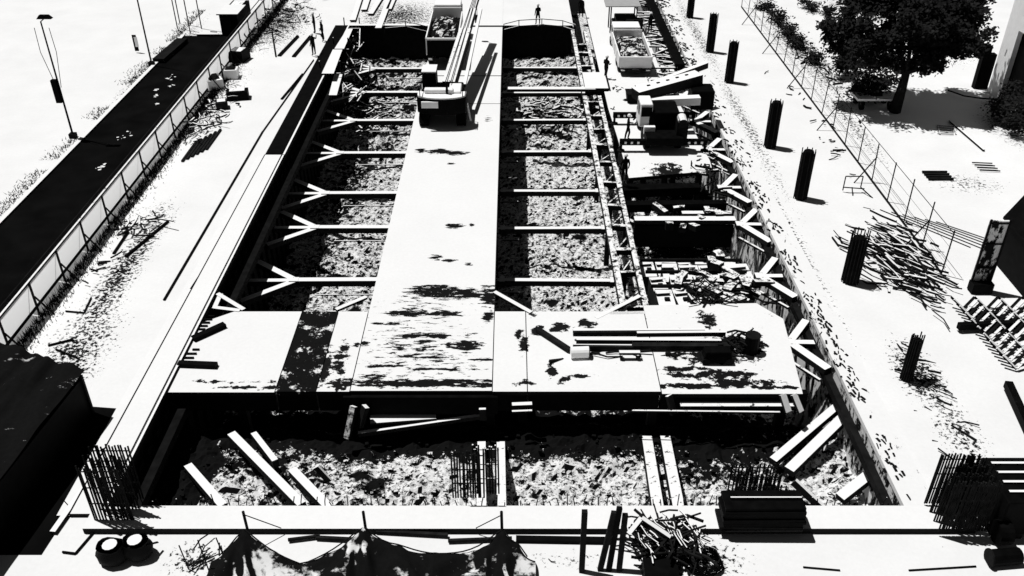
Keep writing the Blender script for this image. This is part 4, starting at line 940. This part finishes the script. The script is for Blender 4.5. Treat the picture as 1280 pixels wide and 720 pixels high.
# ---------------------------------------------------------------- trees
def leafmat(name, v):
    m, nt, N, L, b = newmat(name); b.inputs['Roughness'].default_value=.8; b.inputs['Specular IOR Level'].default_value=.1
    oi=N.new('ShaderNodeNewGeometry'); r=N.new('ShaderNodeValToRGB'); r.color_ramp.elements[0].color=g3(v*.5); r.color_ramp.elements[1].color=g3(v*1.8)
    L.new(oi.outputs['Random Per Island'], r.inputs['Fac']); L.new(r.outputs['Color'], b.inputs['Base Color']); return m
M_leaf = leafmat('dark_foliage',.009)
def tree(loc, lobes, nleaf, trunk_h, label, lsize=.22, seed=1, name='tree', trunk_r=.28):
    random.seed(seed); p=Vector(loc); r=empty(name,p,label,'tree')
    m=MB(); top=p+Vector((.2,.1,trunk_h)); m.tube(p,p+Vector((.1,0,trunk_h*.5)),trunk_r,trunk_r*.8,n=9); m.tube(p+Vector((.1,0,trunk_h*.5)),top,trunk_r*.8,trunk_r*.6,n=9)
    for (c,rad) in lobes:
        c=Vector(c); e=p+c; mid=top.lerp(e,.5)+Vector((random.uniform(-.3,.3),random.uniform(-.3,.3),-.3))
        m.tube(top,mid,trunk_r*.45,trunk_r*.3,n=6); m.tube(mid,e,trunk_r*.3,trunk_r*.12,n=6)
        for q in range(4):
            d=Vector((random.gauss(0,1),random.gauss(0,1),random.gauss(0,.7))).normalized()*max(rad)*.8; m.tube(e.lerp(mid,.3),e+d,trunk_r*.13,.02,n=5)
    m.build('trunk', M_bark, r)
    m=MB(); tv=sum(a[0]*a[1]*a[2] for _,a in lobes)
    for c,rad in lobes:
        c=Vector(c)+p; k=int(nleaf*rad[0]*rad[1]*rad[2]/tv*(.5 if nleaf>9000 and c.z-p.z<4.5 else 1)); ncl=max(4,k//130)
        for q in range(ncl):
            d=Vector((random.gauss(0,1),random.gauss(0,1),random.gauss(0,1))).normalized()*random.random()**.38
            cc=c+Vector((d.x*rad[0],d.y*rad[1],d.z*rad[2])); cr=random.uniform(.35,.8)
            for l in range(130):
                e=cc+Vector((random.gauss(0,.5),random.gauss(0,.5),random.gauss(0,.4)))*cr
                a=Vector((random.gauss(0,1),random.gauss(0,1),random.gauss(0,.6))).normalized()*lsize*random.uniform(.5,1.1); b_=a.orthogonal().normalized()*lsize*.45
                m.bm.faces.new([m.bm.verts.new(x) for x in (e-a,e+b_,e+a,e-b_)])
    me=bpy.data.meshes.new('crown'); m.bm.to_mesh(me); m.bm.free(); me.materials.append(M_leaf)
    o=bpy.data.objects.new('crown',me); col.objects.link(o); o.parent=r; me.transform(Matrix.Translation(-p))
    return r
tb=G(1118,140)
tree(tb,[((-3.6,1.0,5.4),(1.9,2.2,1.5)),((-1.6,-.2,4.3),(1.9,1.6,1.1)),((0,.5,6.0),(2.6,2.6,2.2)),((2.8,0.5,5.6),(2.3,2.5,1.9)),((4.0,1.5,7.0),(1.3,1.6,1.2)),((1.5,-.8,4.2),(2.2,1.7,1.2)),((-1.0,3.2,7.6),(3,2.4,1.6)),((3.0,3.4,8.0),(3,2.4,1.6)),((-1.2,-1.0,3.6),(1.5,1.3,.9))],44000,2.8,'large dense dark tree with sky gaps at the top right behind the wire fence',.2,4,'tree',.42)
for k,(px,py,s) in enumerate(((1068,108,1.5),(1048,95,1.1),(1085,128,1.0),(1255,150,1.1),(1272,165,1.3))):
    q=G(px,py); tree(q,[((0,0,1.0*s),(1.1*s,1.1*s,.8*s)),((.6*s,.4*s,1.4*s),(.8*s,.8*s,.6*s))],int(1500*s),.6*s,['rounded dark shrub left of the large tree','small dark shrub behind the wire fence, farther left','low dark shrub just below the large tree trunk','speckled shrub at the foot of the right building','shrub nearest the right edge below the building'][k],.15,20+k,'shrub',.07)
# far shrubs near top
for k,(px,py,s) in enumerate(((972,30,.8),(985,45,.7),(1000,60,.8),(1018,78,.8),(955,12,.8),(1035,20,.9),(1010,12,.9))):
    q=G(px,py); q.x=max(q.x,FR+.8); tree(q,[((0,0,.6*s),(.8*s,1.0*s,.5*s))],500,.4*s,'small dark shrub behind the right fence, %s of the row'%ORD[k],.14,50+k,'shrub',.05)
# items right of hoarding
p=G(1090,133); r=empty('flatbed_trailer',p,'white flat trailer bed parked below the large tree','trailer')
MB().box(p+Vector((0,0,.75)),(2.8,1.5,.16)).build('bed', M_white, r)
MB().box(p+Vector((.1,.1,.95)),(.8,.5,.3)).build('load', M_black, r)
for a in (-1,1): 
    for b_ in (-.6,.6): wheel(r,p+Vector((a,b_,.33)),.33,.22)
beam('steel_rod', G(1187,151,.1), G(1230,188,.1), .12,.1, M_steel,'pale pole lying across the tree shadow','pole')
t=empty('steel_ladder',G(1185,165),'short pale ladder lying in the tree shadow','ladder')
for k in range(5): MB().bar(G(1172,157+k*2.5,.08),G(1192,158+k*2.5,.08),.05).build('rung', M_steelworn, t)
for x in (1172,1192): MB().bar(G(x,156,.06),G(x+3,168,.06),.06).build('rail', M_steelworn, t)
t=empty('paving_pallet',G(1172,219),'small grey pallet on the pale ground right of the wire fence','pallet')
p=G(1172,219,.1)
for k in range(4): MB().box(p+Vector((0,-.5+k*.32,0)),(1.5,.12,.1),.0).build('slat', M_darkwood, t)
MB().box(p+Vector((-.5,0,-.06)),(.1,1.2,.06)).build('bearer', M_darkwood, t)
t=empty('paving_pallet',G(1232,208),'pale striped pallet farther right on the pale ground','pallet')
p=G(1232,208,.1)
for k in range(4): MB().box(p+Vector((0,-.6+k*.36,0)),(1.2,.05,.06),-.1).build('slat', M_dark, t)
# building at top right
a=G(1236,118); c=G(1247,125); e=G(1330,190)
r=empty('concrete_building',a,'white building with tall black openings at the top right corner','building')
def wallbox(p,q,z0,z1,th,mat,name,par,out=0):
    p=Vector((p.x,p.y,0)); q=Vector((q.x,q.y,0)); d=(q-p).normalized(); n=Vector((-d.y,d.x,0))
    pts=[p+n*out,q+n*out,q+n*(out+th),p+n*(out+th)]
    return MB().prism([(x.x,x.y) for x in pts],z0,z1).build(name,mat,par)
d=(e-c).normalized(); a2=c-d*1.6
wallbox(a2,c,0,11,.4,M_white,'corner_pier',r)
wallbox(c,c+d*14,5.0,6.0,.4,M_white,'spandrel',r)
wallbox(c,c+d*14,8.2,11,.4,M_white,'parapet',r)
wallbox(c+d*6,c+d*7,0,5.0,.4,M_white,'pier',r); wallbox(c+d*6,c+d*7,6.0,8.2,.4,M_white,'pier',r)
for k,(s0,s1) in enumerate(((0,6),(7,14))):
    wallbox(c+d*s0,c+d*s1,0.0,5.0,.08,M_black,'door_opening',r,.35); o=wallbox(c+d*s0,c+d*s1,6.0,8.2,.08,M_glass,'window',r,.34)
    for q in range(1,5): 
        x=c+d*(s0+q*(s1-s0)/5); MB().bar((x.x,x.y+.2,6.0),(x.x,x.y+.2,8.2),.1).build('mullion', M_white, o)
n=Vector((-d.y,d.x,0))
b2=a2+n*9
MB().prism([(x.x,x.y) for x in (a2+n*.4,a2+n*9,a2+n*9+d*16,a2+n*.4+d*16)],0,10.9).build('rear_block', M_white, r)
for k,(px,h) in enumerate(((1222,3.2),(1230,2.6))):
    p=G(px,112); MB().box(p+Vector((0,.3,h/2)),(.5,.5,h)).build('dark_cabinet', M_black, loc=p, label='%s dark cabinet standing before the white building'%('taller','shorter')[k], cat='cabinet')
MB().path([G(1185,113,.3),G(1205,120,.3),G(1225,123,.3),G(1255,125,.3)],.06).build('cable', M_black, loc=G(1205,120), label='black cable curving to the foot of the white building', cat='cable')
# ---------------------------------------------------------------- camera, light, world
cam=bpy.data.cameras.new('camera'); co=bpy.data.objects.new('camera',cam); col.objects.link(co)
cam.sensor_width=36; cam.lens=36*1130/1280; cam.clip_end=2000
co.location=(0,0,H); co.rotation_euler=(math.radians(90)-math.atan2(734,1130),0,0); sc.camera=co
sx,sy=-.36,.17                              # towards the sun, per unit of height
s=Vector((sx,sy,1)).normalized(); elev=math.asin(s.z); az=math.atan2(s.x,s.y)
sun=bpy.data.lights.new('sun','SUN'); sun.energy=5; sun.angle=math.radians(.5); sun.color=(1,.995,.985)
so=bpy.data.objects.new('sun',sun); col.objects.link(so); so.rotation_euler=s.to_track_quat('Z','Y').to_euler()
w=bpy.data.worlds.new('World'); sc.world=w; w.use_nodes=True; nt=w.node_tree
sky=nt.nodes.new('ShaderNodeTexSky'); sky.sky_type='NISHITA'; sky.sun_disc=False; sky.sun_elevation=elev; sky.sun_rotation=az
sky.air_density=.3; sky.dust_density=.1; sky.ozone_density=1
bw=nt.nodes.new('ShaderNodeRGBToBW'); nt.links.new(sky.outputs[0],bw.inputs[0]); nt.links.new(bw.outputs[0],nt.nodes['Background'].inputs[0])
nt.nodes['Background'].inputs[1].default_value=.05
sc.view_settings.view_transform='Standard'; sc.view_settings.look='None'; sc.view_settings.gamma=1; sc.view_settings.exposure=-.24
